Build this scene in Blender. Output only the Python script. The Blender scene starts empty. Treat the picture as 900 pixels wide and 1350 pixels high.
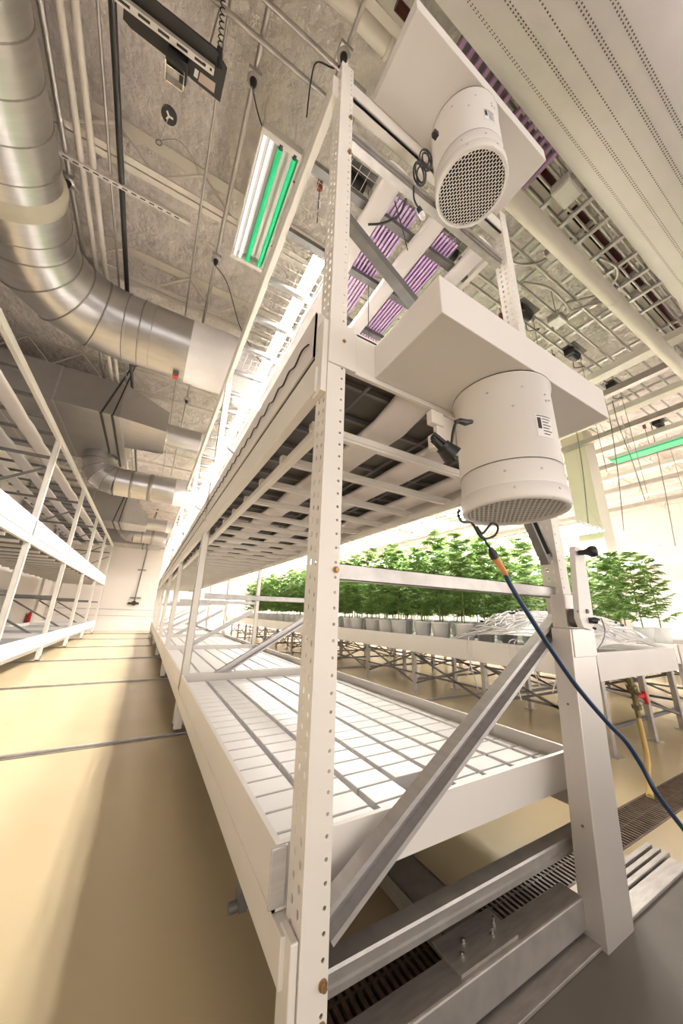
import bpy, math, random
from mathutils import Vector, Matrix
random.seed(7)
PI = math.pi
SC = bpy.context.scene
COL = SC.collection

# ------------------------------------------------------------------ camera
FPX = 431.94
RM = Matrix(((0.8646399, -0.50165786, 0.02715197),
             (0.17044262, 0.24207082, -0.95517068),
             (0.47259619, 0.83050654, 0.29480797)))
CAM = Vector((0, 0, 1.17))
cd = bpy.data.cameras.new('camera')
co = bpy.data.objects.new('camera', cd)
COL.objects.link(co)
cd.sensor_fit = 'VERTICAL'; cd.sensor_height = 36.0
cd.lens = FPX / 1350 * 36.0
cd.clip_start = 0.02; cd.clip_end = 200
co.matrix_world = Matrix.Translation(CAM) @ Matrix((
    (RM[0][0], -RM[1][0], -RM[2][0]),
    (RM[0][1], -RM[1][1], -RM[2][1]),
    (RM[0][2], -RM[1][2], -RM[2][2]))).to_4x4()
SC.camera = co


def at(u, v, ax, val):
    """the point of the place seen at photo position (u, v) on the plane axis = val"""
    d = RM.transposed() @ Vector(((u - 450) / FPX, (v - 675) / FPX, 1))
    return CAM + d * ((val - CAM[ax]) / d[ax])


# ------------------------------------------------------------------ materials
def nt(name):
    m = bpy.data.materials.new(name); m.use_nodes = True
    n = m.node_tree.nodes; n.clear()
    out = n.new('ShaderNodeOutputMaterial')
    b = n.new('ShaderNodeBsdfPrincipled')
    m.node_tree.links.new(b.outputs[0], out.inputs[0])
    return m, n, m.node_tree.links, b, out


def mat(name, col, rough=0.5, metal=0.0, var=0.0, scale=8.0, bump=0.0, bscale=40.0, stretch=None,
        emit=None, estr=0.0, spec=0.5, detail=4.0, alpha=1.0, bdist=.02):
    m, n, l, b, out = nt(name)
    b.inputs['Base Color'].default_value = (*col, 1)
    b.inputs['Roughness'].default_value = rough
    b.inputs['Metallic'].default_value = metal
    b.inputs['Specular IOR Level'].default_value = spec
    tc = n.new('ShaderNodeTexCoord')
    src = tc.outputs['Object']
    if stretch:
        mp = n.new('ShaderNodeMapping'); mp.inputs['Scale'].default_value = stretch
        l.new(src, mp.inputs[0]); src = mp.outputs[0]
    nz = n.new('ShaderNodeTexNoise'); nz.inputs['Scale'].default_value = scale
    nz.inputs['Detail'].default_value = detail
    l.new(src, nz.inputs['Vector'])
    if var > 0:
        r = n.new('ShaderNodeValToRGB')
        r.color_ramp.elements[0].position = 0.3; r.color_ramp.elements[1].position = 0.7
        r.color_ramp.elements[0].color = tuple(max(0, c * (1 - var)) for c in col) + (1,)
        r.color_ramp.elements[1].color = tuple(min(1, c * (1 + var)) for c in col) + (1,)
        l.new(nz.outputs['Fac'], r.inputs[0]); l.new(r.outputs[0], b.inputs['Base Color'])
    if bump > 0:
        n2 = n.new('ShaderNodeTexNoise'); n2.inputs['Scale'].default_value = bscale
        n2.inputs['Detail'].default_value = detail
        l.new(src, n2.inputs['Vector'])
        bp = n.new('ShaderNodeBump'); bp.inputs['Strength'].default_value = bump
        bp.inputs['Distance'].default_value = bdist
        l.new(n2.outputs['Fac'], bp.inputs['Height']); l.new(bp.outputs[0], b.inputs['Normal'])
    if emit:
        b.inputs['Emission Color'].default_value = (*emit, 1)
        b.inputs['Emission Strength'].default_value = estr
    if alpha < 1:
        b.inputs['Alpha'].default_value = alpha
    return m


M = {}
M['paint'] = mat('white_powder_coat', (.80, .755, .69), .38, var=.03, scale=3)
M['enamel'] = mat('white_enamel', (.80, .755, .71), .42, var=.02, scale=2)
M['tray'] = mat('white_tray_plastic', (.80, .755, .71), .4, var=.03, scale=2)
M['grid'] = mat('white_tray_insert', (.88, .86, .85), .35)
M['traygrey'] = mat('grey_tray_plastic', (.22, .21, .21), .5, var=.06, scale=5)
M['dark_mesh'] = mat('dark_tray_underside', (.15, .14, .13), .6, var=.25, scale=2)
M['galv'] = mat('galvanised_steel', (.50, .475, .45), .42, .75, var=.12, scale=14, bump=.05, bscale=60)
M['galvdark'] = mat('galvanised_dark', (.20, .195, .185), .5, .6, var=.12, scale=14)
M['alu'] = mat('brushed_aluminium', (.60, .575, .56), .42, .6, var=.08, scale=6, stretch=(1, 1, 12))
M['stain'] = mat('stainless_steel', (.66, .62, .58), .42, .6, var=.025, scale=9, stretch=(60, 60, .5))
M['stainX'] = mat('stainless_plate', (.42, .39, .365), .5, .6, var=.14, scale=5, stretch=(2, 12, 2))
M['duct'] = mat('spiral_duct_zinc', (.50, .485, .48), .33, .95, var=.07, scale=3, stretch=(1, 6, 1))
M['ductflat'] = mat('sheet_metal_duct', (.40, .385, .375), .42, .8, var=.08, scale=1.5)
M['ductrib'] = mat('duct_seam', (.33, .30, .27), .5, .8)
M['foam'] = mat('sprayed_foam_ceiling', (.76, .69, .65), .9, var=.17, scale=2.6, bump=1.0, bscale=7, detail=12, bdist=.12)
M['wall'] = mat('white_wall_panel', (.80, .75, .70), .5, var=.03, scale=.6)
M['floor'] = mat('beige_epoxy_floor', (.60, .485, .30), .24, var=.05, scale=1.2, bump=.02, bscale=3)
M['black'] = mat('black_plastic', (.012, .012, .013), .4)
M['blackmetal'] = mat('black_painted_metal', (.02, .018, .017), .45)
M['grate'] = mat('brown_drain_grate', (.13, .085, .06), .55, var=.3, scale=20)
M['pit'] = mat('drain_pit', (.02, .016, .013), .9)
M['concrete'] = mat('grey_floor_coating', (.19, .17, .145), .55, var=.08, scale=3, spec=.2)
M['joint'] = mat('rail_steel', (.34, .30, .26), .45, .6, var=.2, scale=10)
M['fabric'] = mat('white_duct_fabric', (.78, .725, .71), .8, var=.03, scale=4, bump=.25, bscale=5)
M['sleeve'] = mat('translucent_white_sleeve', (.86, .82, .80), .45, bump=.4, bscale=6, var=.03, scale=5)
M['pipe'] = mat('white_pipe_jacket', (.76, .70, .62), .5, var=.04, scale=3)
M['red'] = mat('dark_red_pipe', (.10, .014, .010), .45)
M['brightred'] = mat('red_plastic', (.62, .03, .02), .35)
M['conduit'] = mat('grey_conduit', (.46, .43, .40), .38, .7, var=.08, scale=10)
M['pot'] = mat('white_grow_pot', (.82, .80, .78), .6, var=.05, scale=6)
M['soil'] = mat('soil', (.05, .035, .025), .9)
M['stem'] = mat('plant_stem', (.20, .26, .08), .6)
M['cordw'] = mat('white_cord', (.74, .72, .70), .45)
M['blue'] = mat('dark_blue_cord', (.012, .035, .085), .4)
M['amber'] = mat('clear_amber_connector', (.75, .33, .10), .2, alpha=.75)
M['bolt'] = mat('bronze_bolt', (.40, .25, .12), .4, .7)
M['chrome'] = mat('chrome_steel', (.7, .68, .65), .22, .95)
M['brass'] = mat('aged_brass', (.22, .19, .10), .4, .8, var=.3, scale=30)
M['hose'] = mat('yellow_hose', (.66, .46, .14), .45)
M['ledlow'] = mat('dim_led_bar', (.9, .9, .9), .4, emit=(1, .945, .875), estr=8.0)
M['fanshade'] = mat('fan_interior_shade', (.006, .006, .006), .8)  # shade of the fan interior put into the colour
M['sealant'] = mat('tan_duct_sealant', (.55, .50, .40), .7)
M['greentube'] = mat('green_tube', (.01, .42, .17), .35, emit=(.0, .50, .19), estr=.35)
M['tube'] = mat('white_led_tube', (.85, .83, .8), .3, emit=(1, .96, .9), estr=.55)
M['mirror'] = mat('fixture_reflector', (.78, .76, .74), .18, .9)
M['led'] = mat('white_led_bar', (.9, .9, .9), .4, emit=(1, .93, .88), estr=85.0)
M['ledtop'] = mat('warm_led_bar', (.9, .9, .9), .4, emit=(1, .945, .875), estr=230.0)
M['purple'] = mat('violet_led_lens', (.50, .34, .50), .4, emit=(.55, .33, .58), estr=.35)
M['violetbody'] = mat('violet_anodised_bar', (.46, .28, .46), .45)
M['yellowlabel'] = mat('tan_label', (.50, .40, .33), .6)
M['paper'] = mat('white_label', (.82, .79, .76), .6)
M['ink'] = mat('black_ink', (.03, .03, .03), .6)
M['wire'] = mat('zinc_wire', (.62, .59, .56), .45, .5)
M['rust'] = mat('red_brown_plastic', (.22, .05, .03), .5)
M['hole'] = mat('duct_perforation', (.16, .13, .11), .9)
M['column'] = mat('cream_column', (.74, .69, .57), .6)
M['cardboard'] = mat('brown_cardboard', (.45, .30, .14), .8)


def leaf_mat(name, c1, c2):
    m, n, l, b, out = nt(name)
    tc = n.new('ShaderNodeTexCoord')
    nz = n.new('ShaderNodeTexNoise'); nz.inputs['Scale'].default_value = 5
    l.new(tc.outputs['Object'], nz.inputs['Vector'])
    r = n.new('ShaderNodeValToRGB')
    r.color_ramp.elements[0].position = .3; r.color_ramp.elements[1].position = .7
    r.color_ramp.elements[0].color = (*c1, 1); r.color_ramp.elements[1].color = (*c2, 1)
    l.new(nz.outputs['Fac'], r.inputs[0])
    l.new(r.outputs[0], b.inputs['Base Color'])
    b.inputs['Roughness'].default_value = .5
    t = n.new('ShaderNodeBsdfTranslucent'); l.new(r.outputs[0], t.inputs[0])
    mx = n.new('ShaderNodeMixShader'); mx.inputs[0].default_value = .4
    l.new(b.outputs[0], mx.inputs[1]); l.new(t.outputs[0], mx.inputs[2])
    l.new(mx.outputs[0], out.inputs[0])
    return m


M['leaf'] = leaf_mat('cannabis_leaf', (.11, .22, .05), (.25, .38, .10))


# ------------------------------------------------------------------ mesh helper
class MB:
    def __init__(s):
        s.v = []; s.f = []; s.sm = []

    def add(s, vs, fs, smooth=False):
        o = len(s.v)
        s.v += [tuple(p) for p in vs]
        s.f += [tuple(i + o for i in f) for f in fs]
        s.sm += [smooth] * len(fs)
        return s

    def box(s, x0, x1, y0, y1, z0, z1):
        v = [(x, y, z) for z in (z0, z1) for y in (y0, y1) for x in (x0, x1)]
        return s.add(v, [(0, 2, 3, 1), (4, 5, 7, 6), (0, 1, 5, 4), (2, 6, 7, 3), (0, 4, 6, 2), (1, 3, 7, 5)])

    def hexa(s, p):
        """eight corner points, bottom four then top four, both counter-clockwise"""
        return s.add(p, [(3, 2, 1, 0), (4, 5, 6, 7), (0, 1, 5, 4), (1, 2, 6, 5), (2, 3, 7, 6), (3, 0, 4, 7)])

    def bar(s, a, b, w, h, up=(0, 0, 1)):
        """rectangular bar from a to b, w across, h along up"""
        a = Vector(a); b = Vector(b); d = (b - a).normalized()
        sx = d.cross(Vector(up))
        if sx.length < 1e-5: sx = d.cross(Vector((1, 0, 0)))
        sx.normalize(); uz = sx.cross(d).normalized()
        p = []
        for q in (a, b):
            for i, j in ((-1, -1), (1, -1), (1, 1), (-1, 1)):
                p.append(q + sx * (i * w / 2) + uz * (j * h / 2))
        return s.add(p, [(0, 1, 2, 3), (7, 6, 5, 4), (0, 4, 5, 1), (1, 5, 6, 2), (2, 6, 7, 3), (3, 7, 4, 0)])

    def prof(s, a, b, pts, up=(0, 0, 1), caps=True):
        """closed 2D profile pts (side, up) swept from a to b"""
        a = Vector(a); b = Vector(b); d = (b - a).normalized()
        sx = d.cross(Vector(up)).normalized(); uz = sx.cross(d).normalized()
        n = len(pts); v = []
        for q in (a, b):
            v += [q + sx * x + uz * y for x, y in pts]
        f = [(i, i + n, (i + 1) % n + n, (i + 1) % n) for i in range(n)]
        if caps: f += [tuple(range(n)), tuple(range(2 * n - 1, n - 1, -1))]
        return s.add(v, f)

    def channel(s, a, b, w, h, t, up=(0, 0, 1), lip=0.0):
        """C channel, web w across, flanges h along up"""
        if lip:
            pts = [(-w/2, 0), (w/2, 0), (w/2, h), (w/2 - lip, h), (w/2 - lip, h - t), (w/2 - t, h - t), (w/2 - t, t),
                   (-w/2 + t, t), (-w/2 + t, h - t), (-w/2 + lip, h - t), (-w/2 + lip, h), (-w/2, h)]
        else:
            pts = [(-w/2, 0), (w/2, 0), (w/2, h), (w/2 - t, h), (w/2 - t, t), (-w/2 + t, t), (-w/2 + t, h), (-w/2, h)]
        return s.prof(a, b, pts, up)

    def tube(s, pts, r, n=8, caps=True, smooth=True):
        pts = [Vector(p) for p in pts]
        m = len(pts); rr = r if isinstance(r, (list, tuple)) else [r] * m
        v = []; f = []
        prev = None
        for i, p in enumerate(pts):
            d = (pts[min(i + 1, m - 1)] - pts[max(i - 1, 0)])
            if d.length < 1e-9: d = Vector((0, 0, 1))
            d.normalize()
            if prev is None:
                x = d.orthogonal().normalized()
            else:
                x = prev - d * prev.dot(d)
                x = x.normalized() if x.length > 1e-6 else d.orthogonal().normalized()
            prev = x; y = d.cross(x)
            for k in range(n):
                a = 2 * PI * k / n
                v.append(p + (x * math.cos(a) + y * math.sin(a)) * rr[i])
        for i in range(m - 1):
            for k in range(n):
                k2 = (k + 1) % n
                f.append((i * n + k, i * n + k2, (i + 1) * n + k2, (i + 1) * n + k))
        s.add(v, f, smooth)
        if caps:
            s.add(v[:n], [tuple(range(n - 1, -1, -1))]); s.add(v[-n:], [tuple(range(n))])
        return s

    def cyl(s, a, b, r, n=16, r2=None, caps=True):
        return s.tube([a, b], [r, r if r2 is None else r2], n, caps)

    def lathe(s, prof, c=(0, 0, 0), n=32, smooth=True):
        """(r, z) profile around a vertical axis at c"""
        v = []; f = []; m = len(prof)
        for r, z in prof:
            for k in range(n):
                a = 2 * PI * k / n
                v.append((c[0] + r * math.cos(a), c[1] + r * math.sin(a), c[2] + z))
        for i in range(m - 1):
            for k in range(n):
                k2 = (k + 1) % n
                f.append((i * n + k, i * n + k2, (i + 1) * n + k2, (i + 1) * n + k))
        return s.add(v, f, smooth)

    def plate(s, o, ud, vd, nd, cells, t, nseg=12):
        """plate with real holes; cells = (u0,u1,v0,v1, cu,cv, radius function or None)"""
        o = Vector(o); ud = Vector(ud); vd = Vector(vd); nd = Vector(nd)
        for u0, u1, v0, v1, cu, cv, rf in cells:
            if rf is None:
                q = [(u0, v0), (u1, v0), (u1, v1), (u0, v1)]
                s.add([o + ud * a + vd * b for a, b in q] + [o + ud * a + vd * b - nd * t for a, b in q],
                      [(0, 1, 2, 3), (7, 6, 5, 4)])
                continue
            ang = [2 * PI * k / nseg for k in range(nseg)]
            ang += [math.atan2(b - cv, a - cu) % (2 * PI) for a in (u0, u1) for b in (v0, v1)]
            ang = sorted(ang); k = len(ang); V = []
            for dep in (0, t):
                for a in ang:
                    c_, s_ = math.cos(a), math.sin(a)
                    e = 1e9
                    if c_ > 1e-9: e = min(e, (u1 - cu) / c_)
                    if c_ < -1e-9: e = min(e, (u0 - cu) / c_)
                    if s_ > 1e-9: e = min(e, (v1 - cv) / s_)
                    if s_ < -1e-9: e = min(e, (v0 - cv) / s_)
                    V.append(o + ud * (cu + c_ * e) + vd * (cv + s_ * e) - nd * dep)
                    r = rf(a)
                    V.append(o + ud * (cu + c_ * r) + vd * (cv + s_ * r) - nd * dep)
            F = []
            for i in range(k):
                j = (i + 1) % k
                F.append((2*i, 2*j, 2*j + 1, 2*i + 1))
                F.append((2*k + 2*i + 1, 2*k + 2*j + 1, 2*k + 2*j, 2*k + 2*i))
                F.append((2*i + 1, 2*j + 1, 2*k + 2*j + 1, 2*k + 2*i + 1))
            s.add(V, F)
        return s

    def build(s, name, m, parent=None, bevel=0.0, seg=2):
        me = bpy.data.meshes.new(name)
        o = bpy.data.objects.new(name, me)
        COL.objects.link(o)
        off = Vector((0, 0, 0))
        if parent is not None:
            o.parent = parent
            off = ORG.get(parent.name, off)
            ORG[o.name] = off
        else:
            xs = [p[0] for p in s.v]; ys = [p[1] for p in s.v]; zs = [p[2] for p in s.v]
            off = Vector(((min(xs) + max(xs)) / 2, (min(ys) + max(ys)) / 2, min(zs)))
            o.location = off
            ORG[o.name] = off
        me.from_pydata([(p[0] - off.x, p[1] - off.y, p[2] - off.z) for p in s.v], [], s.f)
        me.polygons.foreach_set('use_smooth', s.sm)
        me.materials.append(M[m] if isinstance(m, str) else m)
        me.update()
        if bevel:
            b = o.modifiers.new('bevel', 'BEVEL'); b.width = bevel; b.segments = seg
            b.limit_method = 'ANGLE'; b.angle_limit = math.radians(40)
        return o


ORG = {}


def tag(o, label, cat, group=None, kind=None):
    o['label'] = label; o['category'] = cat
    if group: o['group'] = group
    if kind: o['kind'] = kind
    return o


def thing(name, loc, label, cat, group=None):
    o = bpy.data.objects.new(name, None); COL.objects.link(o)
    o.location = loc; o.empty_display_size = .1
    ORG[o.name] = Vector(loc)
    return tag(o, label, cat, group)


def struct(o):
    o['kind'] = 'structure'; return o


def kids(o): return [c for c in ALLKIDS() if c.parent == o]
def ALLKIDS(): return list(COL.objects)


def tree(o):
    return [(c, tree(c)) for c in o.children]


def copy_tree(o, tr, parent=None):
    c = o.copy(); COL.objects.link(c)
    if parent is not None: c.parent = parent
    for ch, sub in tr: copy_tree(ch, sub, c)
    return c


def dup(o, tr, loc, label, group=None, rz=None):
    c = copy_tree(o, tr)
    c.location = loc; c['label'] = label
    if rz is not None: c.rotation_euler.z = rz
    if group: c['group'] = group
    return c


ORD = ['first', 'second', 'third', 'fourth', 'fifth', 'sixth', 'seventh', 'eighth', 'ninth', 'tenth', 'eleventh', 'twelfth',
       'thirteenth', 'fourteenth', 'fifteenth', 'sixteenth', 'seventeenth', 'eighteenth', 'nineteenth', 'twentieth']


def smooth_path(pts, k=6):
    """Catmull-Rom through pts"""
    P = [Vector(p) for p in pts]; P = [P[0]] + P + [P[-1]]; out = []
    for i in range(1, len(P) - 2):
        for j in range(k):
            t = j / k
            a, b, c, d = P[i-1], P[i], P[i+1], P[i+2]
            out.append(.5 * ((2*b) + (c - a)*t + (2*a - 5*b + 4*c - d)*t*t + (3*b - a - 3*c + d)*t**3))
    out.append(P[-2])
    return out
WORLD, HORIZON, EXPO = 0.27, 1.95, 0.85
# ------------------------------------------------------------------ setting
ZC = 6.05
XL, XR, YB, YF = -4.05, 19.0, 21.2, -3.5
TR0, TR1 = 1.135, 1.345       # the trench drain across the room
f = MB()
f.box(XL, XR, YF, TR0, -.12, 0); f.box(XL, .62, TR0, TR1, -.12, 0); f.box(.62, XR, TR0, TR1, -.14, -.12)
f.box(XL, XR, TR1, YB, -.12, 0)
fl = struct(f.build('floor', 'floor'))
pad = MB(); pad.box(.62, XR, YF, .915, 0, .004)
struct(pad.build('trim_1', 'concrete'))
struct(MB().box(XL, XR, YF, YB, ZC, ZC + .1).build('ceiling', 'foam'))
struct(MB().box(XL - .1, XR, YB, YB + .1, 0, ZC).build('wall_back', 'wall'))
struct(MB().box(XL - .1, XL, YF, YB, 0, ZC).build('wall_left', 'wall'))
struct(MB().box(XR, XR + .1, YF, YB + .1, 0, ZC).build('wall_right', 'wall'))
struct(MB().box(XL, XR, YB - .03, YB, 1.02, 1.07).build('trim_2', 'alu'))
struct(MB().box(XL, XR, YB - .03, YB, .72, .75).build('trim_3', 'alu'))

# floor rails set across the room
RY = [3.96, 6.91, 9.86, 12.81, 15.76, 18.71]
for i, y in enumerate(RY):
    t = thing('floor_rail', (0, y, 0), 'steel floor rail crossing the beige aisle, %s from the camera' % ORD[i], 'rail', 'floor rails across the aisle')
    m = MB().box(XL, 9.6, y - .045, y + .045, 0, .006); m.build('rail_plate', 'joint', t)
    m = MB().box(XL, 9.6, y - .012, y + .012, .006, .022); m.build('rail_head', 'galv', t, .003)
t = thing('floor_rail', (1.5, .95, 0), 'wide pale steel floor rail in front of the drive column foot', 'rail', 'floor rails across the aisle')
MB().box(.3, 2.56, .915, .985, .004, .016).build('rail_plate', 'stainX', t, .002)
m = MB()
for y0, y1 in ((.995, 1.018), (1.03, 1.052), (1.066, 1.09)): m.box(1.95, 2.60, y0, y1, 0, .02)
m.build('rail_strips', 'stainX', t, .002)

# trench drain
t = thing('trench_drain', (2, 1.24, -.1), 'dark brown slotted trench drain grate running along the floor under the rack end', 'drain')
MB().box(.622, 9.5, TR0 + .002, TR1 - .002, -.115, -.1).build('drain_channel', 'pit', t)
m = MB(); x = .63
while x < 7.5:
    m.box(x, x + .014, TR0 + .004, TR1 - .004, -.022, -.001); x += .03
m.box(.622, 7.5, TR0 + .002, TR0 + .012, -.03, 0); m.box(.622, 7.5, TR1 - .012, TR1 - .002, -.03, 0); m.box(.622, 7.5, 1.235, 1.245, -.03, -.004)
m.build('grate', 'grate', t)

# ceiling joists (open web)
def joist(y, z, label):
    t = thing('bar_joist', (2, y, z), label, 'joist', 'open web ceiling joists')
    x0, x1 = XL + .02, XR - .5
    m = MB(); m.box(x0, x1, y - .07, y - .008, z, z + .012); m.box(x0, x1, y + .008, y + .07, z, z + .012)
    m.box(x0, x1, y - .02, y - .008, z + .012, z + .07); m.box(x0, x1, y + .008, y + .02, z + .012, z + .07)
    m.build('bottom_chord', 'pipe', t)
    m = MB(); m.box(x0, x1, y - .06, y + .06, ZC - .02, ZC - .005); m.build('top_chord', 'pipe', t)
    m = MB(); x = x0; k = 0
    while x < x1 - .5:
        a, b = (z + .03, ZC - .01) if k % 2 == 0 else (ZC - .01, z + .03)
        m.tube([(x, y, a), (x + .42, y, b)], .012, 6); x += .42; k += 1
    m.build('web', 'pipe', t)
JY = [1.05, 3.05, 4.5, 7.35, 9.4, 11.4, 13.4, 15.4, 17.4, 19.4]
for i, y in enumerate(JY):
    joist(y, 5.55, 'cream open web steel joist under the ceiling foam, %s from the camera' % ORD[i])

# wall pipe with valve on the back wall
t = thing('wall_pipe', (-.48, YB, 1.2), 'thin dark vertical pipe with valve on the far white wall', 'pipe')
MB().tube([(-.36, YB - .08, 4.45), (-.48, YB - .08, 1.25)], .03, 8).build('riser', 'galvdark', t)
m = MB(); m.box(-.62, -.22, YB - .1, YB - .03, 3.1, 3.16); m.box(-.7, -.2, YB - .1, YB - .03, 1.62, 1.68)
m.build('pipe_bracket', 'galvdark', t)
m = MB(); m.cyl((-.48, YB - .16, 1.38), (-.48, YB - .02, 1.38), .12, 12); m.box(-.75, -.25, YB - .12, YB - .06, 1.32, 1.42); m.build('valve', 'blackmetal', t)

# fire extinguisher on the left wall
p = at(38, 815, 0, XL + .12)
t = thing('fire_extinguisher', (p.x, p.y, p.z - .3), 'red fire extinguisher on the wall behind the left rack', 'fire extinguisher')
MB().lathe([(.0, -.34), (.085, -.34), (.09, -.3), (.09, .12), (.06, .2), (.025, .23), (.025, .28), (0, .28)], p, 16).build('cylinder', 'brightred', t)
m = MB(); m.box(p.x - .02, p.x + .02, p.y - .08, p.y + .06, p.z + .28, p.z + .33); m.tube([(p.x, p.y + .05, p.z + .3), (p.x + .08, p.y + .1, p.z + .1), (p.x + .08, p.y + .08, p.z - .15)], .014, 6)
m.build('valve_and_hose', 'black', t)
MB().box(XL, p.x - .07, p.y - .05, p.y + .05, p.z - .15, p.z - .05).box(XL, XL + .02, p.y - .04, p.y + .04, p.z - .3, p.z + .2).build('wall_bracket', 'galvdark', t)
# ------------------------------------------------------------------ the mobile rack in the middle
X0, X1 = .44, 2.05
FR = [1.0, 3.96, 6.91, 9.86, 12.81, 15.76, 18.71]   # frames
ZT = 4.10
Y0 = .98
rack = thing('mobile_rack', (1.25, 1.0, 0), 'tall cream two-tier mobile grow rack with perforated front post filling the middle', 'rack')


def tear(a):
    # teardrop, tall, pointed at the bottom
    c, s = math.cos(a), math.sin(a)
    e = 1 / math.sqrt((c / .0075) ** 2 + (s / .0135) ** 2)
    return e * (1.0 if s > 0 else 1 - .25 * abs(s))


def holed_post(xl, xr, side, name='post'):
    m = MB(); z0, z1, pit = .06, 4.37, .05
    n = int((z1 - z0) / pit)
    w = xr - xl
    cx = w * .80 if side < 0 else w * .2
    cells = [(0, w, i * pit, (i + 1) * pit, cx, (i + .5) * pit, lambda a: .0052) for i in range(n)]
    m.plate((xl, Y0, z0), (1, 0, 0), (0, 0, 1), (0, -1, 0), cells, .004, 10)
    D = .098
    cells = []
    for i in range(n):
        cells.append((.0, D * .5, i * pit, (i + 1) * pit, D * .33, (i + .5) * pit, tear))
        cells.append((D * .5, D, i * pit, (i + 1) * pit, D * .72, (i + .28) * pit if i else (i + .5) * pit, tear))
    if side < 0:
        # outer face looks towards -x: u runs from the back edge to the front edge
        m.plate((xl, Y0 + D, z0), (0, -1, 0), (0, 0, 1), (-1, 0, 0), cells, .004, 10)
        m.box(xr - .004, xr, Y0 + .004, Y0 + D * .8, z0, z1 - .01)
    else:
        m.plate((xl, Y0 + D, z0), (0, -1, 0), (0, 0, 1), (-1, 0, 0), cells, .004, 10)
        m.box(xr - .004, xr, Y0 + .004, Y0 + D * .8, z0, z1 - .01)
    return m.build(name, 'paint', rack)


PLX0, PLX1 = .476, .557
PRX0, PRX1 = 1.955, 2.035
holed_post(PLX0, PLX1, -1)
holed_post(PRX0, PRX1, 1)


def plain_post(x0, x1, y, z0=.12, z1=4.15):
    m = MB(); t = .004
    m.box(x0, x0 + t, y, y + .085, z0, z1); m.box(x1 - t, x1, y, y + .085, z0, z1); m.box(x0, x1, y, y + t, z0, z1)
    m.box(x0, x0 + .02, y + .081, y + .085, z0, z1); m.box(x1 - .02, x1, y + .081, y + .085, z0, z1)
    return m


for y in FR[1:]:
    plain_post(X0 + .004, X0 + .075, y).build('post', 'paint', rack)
    plain_post(X1 - .075, X1 - .004, y).build('post', 'paint', rack)

# bolts on the near post
m0 = None
for z, zz in ((.29, 0), (.214, 0), (1.31, 0), (2.27, 0), (3.86, 0), (3.55, 0)):
    m = MB(); x = PLX0 + .066
    m.tube([(x, Y0 + .001, z), (x, Y0 - .004, z)], [.012, .012], 12); m.tube([(x, Y0 - .004, z), (x, Y0 - .013, z)], [.009, .008], 6)
    m.build('bolt', 'bolt', rack)

YE = FR[-1] + .1
# long beams both sides: lower, middle, top (rounded step profile)
def side_beam(x, sgn, z0, z1, y0, y1, step, name='side_beam'):
    m = MB(); w = .045
    h = z1 - z0
    # outer face at x; profile (dx inward, z)
    pts = [(0, z0), (0, z0 + h * .62), (.012, z0 + h * .68), (.012, z1), (w, z1), (w, z0)] if step else [(0, z0), (0, z1), (w, z1), (w, z0)]
    P = [(x - sgn * 0 + sgn * a, b) for a, b in pts]
    n = len(P)
    v = [(a, y0, b) for a, b in P] + [(a, y1, b) for a, b in P]
    f = [(i, (i + 1) % n, (i + 1) % n + n, i + n) for i in range(n)] + [tuple(range(n - 1, -1, -1)), tuple(range(n, 2 * n))]
    m.add(v, f)
    return m.build(name, 'paint', rack, .003)


for x, s in ((X0, 1), (X1, -1)):
    side_beam(x, s, .285, .385, 1.02, YE, False)
    side_beam(x, s, 2.01, 2.20, 1.02, YE, True)
    side_beam(x, s, 4.06, 4.26, 1.02, YE, False)
# beam end connectors at the near post
MB().box(.452, .474, .985, 1.06, .10, .39).build('beam_end_plate', 'paint', rack, .004)
MB().box(.45, .476, .985, 1.06, 2.0, 2.36).build('beam_end_plate', 'paint', rack, .004)

# front cross members
def gch(a, b, w, h, name='cross_channel', mm='galv', up=(0, -1, 0)):
    m = MB(); m.channel(a, b, w, h, .003, up, lip=.014); return m.build(name, mm, rack)


for k, y in enumerate(FR):
    yy = y + (.045 if k == 0 else .04)
    # lower horizontal, hat shaped
    m = MB(); m.prof((PLX1, yy, .245), (1.97, yy, .245), [(.014, -.03), (.020, -.03), (.020, -.014), (.015, -.010), (.015, .004), (.020, .008), (.020, .018), (.016, .025), (-.037, .025), (-.037, .012), (-.034, .012), (-.034, .022), (.013, .022)], (0, 0, 1))
    m.build('cross_channel', 'galv', rack)
    m = MB(); m.box(PLX1, 1.975, yy - .025, yy - .022, 1.283, 1.34); m.box(PLX1, 1.975, yy - .025, yy + .02, 1.337, 1.34); m.box(PLX1, 1.975, yy - .025, yy + .02, 1.283, 1.286)
    m.build('cross_channel', 'galv', rack)
    # diagonal brace
    a = Vector((.56, yy, .37)); b = Vector((1.93, yy, 1.165))
    m = MB(); m.channel(a, b, .078, .05, .003, (0, -1, 0), lip=.016)
    m.build('diagonal_brace', 'alu', rack)
    # upper tier
    m = MB(); m.box(PLX1, 1.96, yy - .02, yy - .017, 3.80, 3.90); m.box(PLX1, 1.96, yy - .02, yy + .03, 3.80, 3.803); m.box(PLX1, 1.96, yy - .03, yy - .017, 3.835, 3.865)
    m.build('cross_channel', 'galv', rack)
    m = MB(); m.bar((.565, yy + .02, 3.19), (1.96, yy + .02, 2.28), .055, .05, (0, 0, 1))
    m.build('diagonal_brace', 'galvdark', rack)

# knee brace under the fan
m = MB(); m.channel(at(672, 640, 1, 1.05), at(717, 742, 1, 1.05), .07, .045, .003, (0, -1, 0), lip=.014); m.build('knee_brace', 'galvdark', rack)

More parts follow.
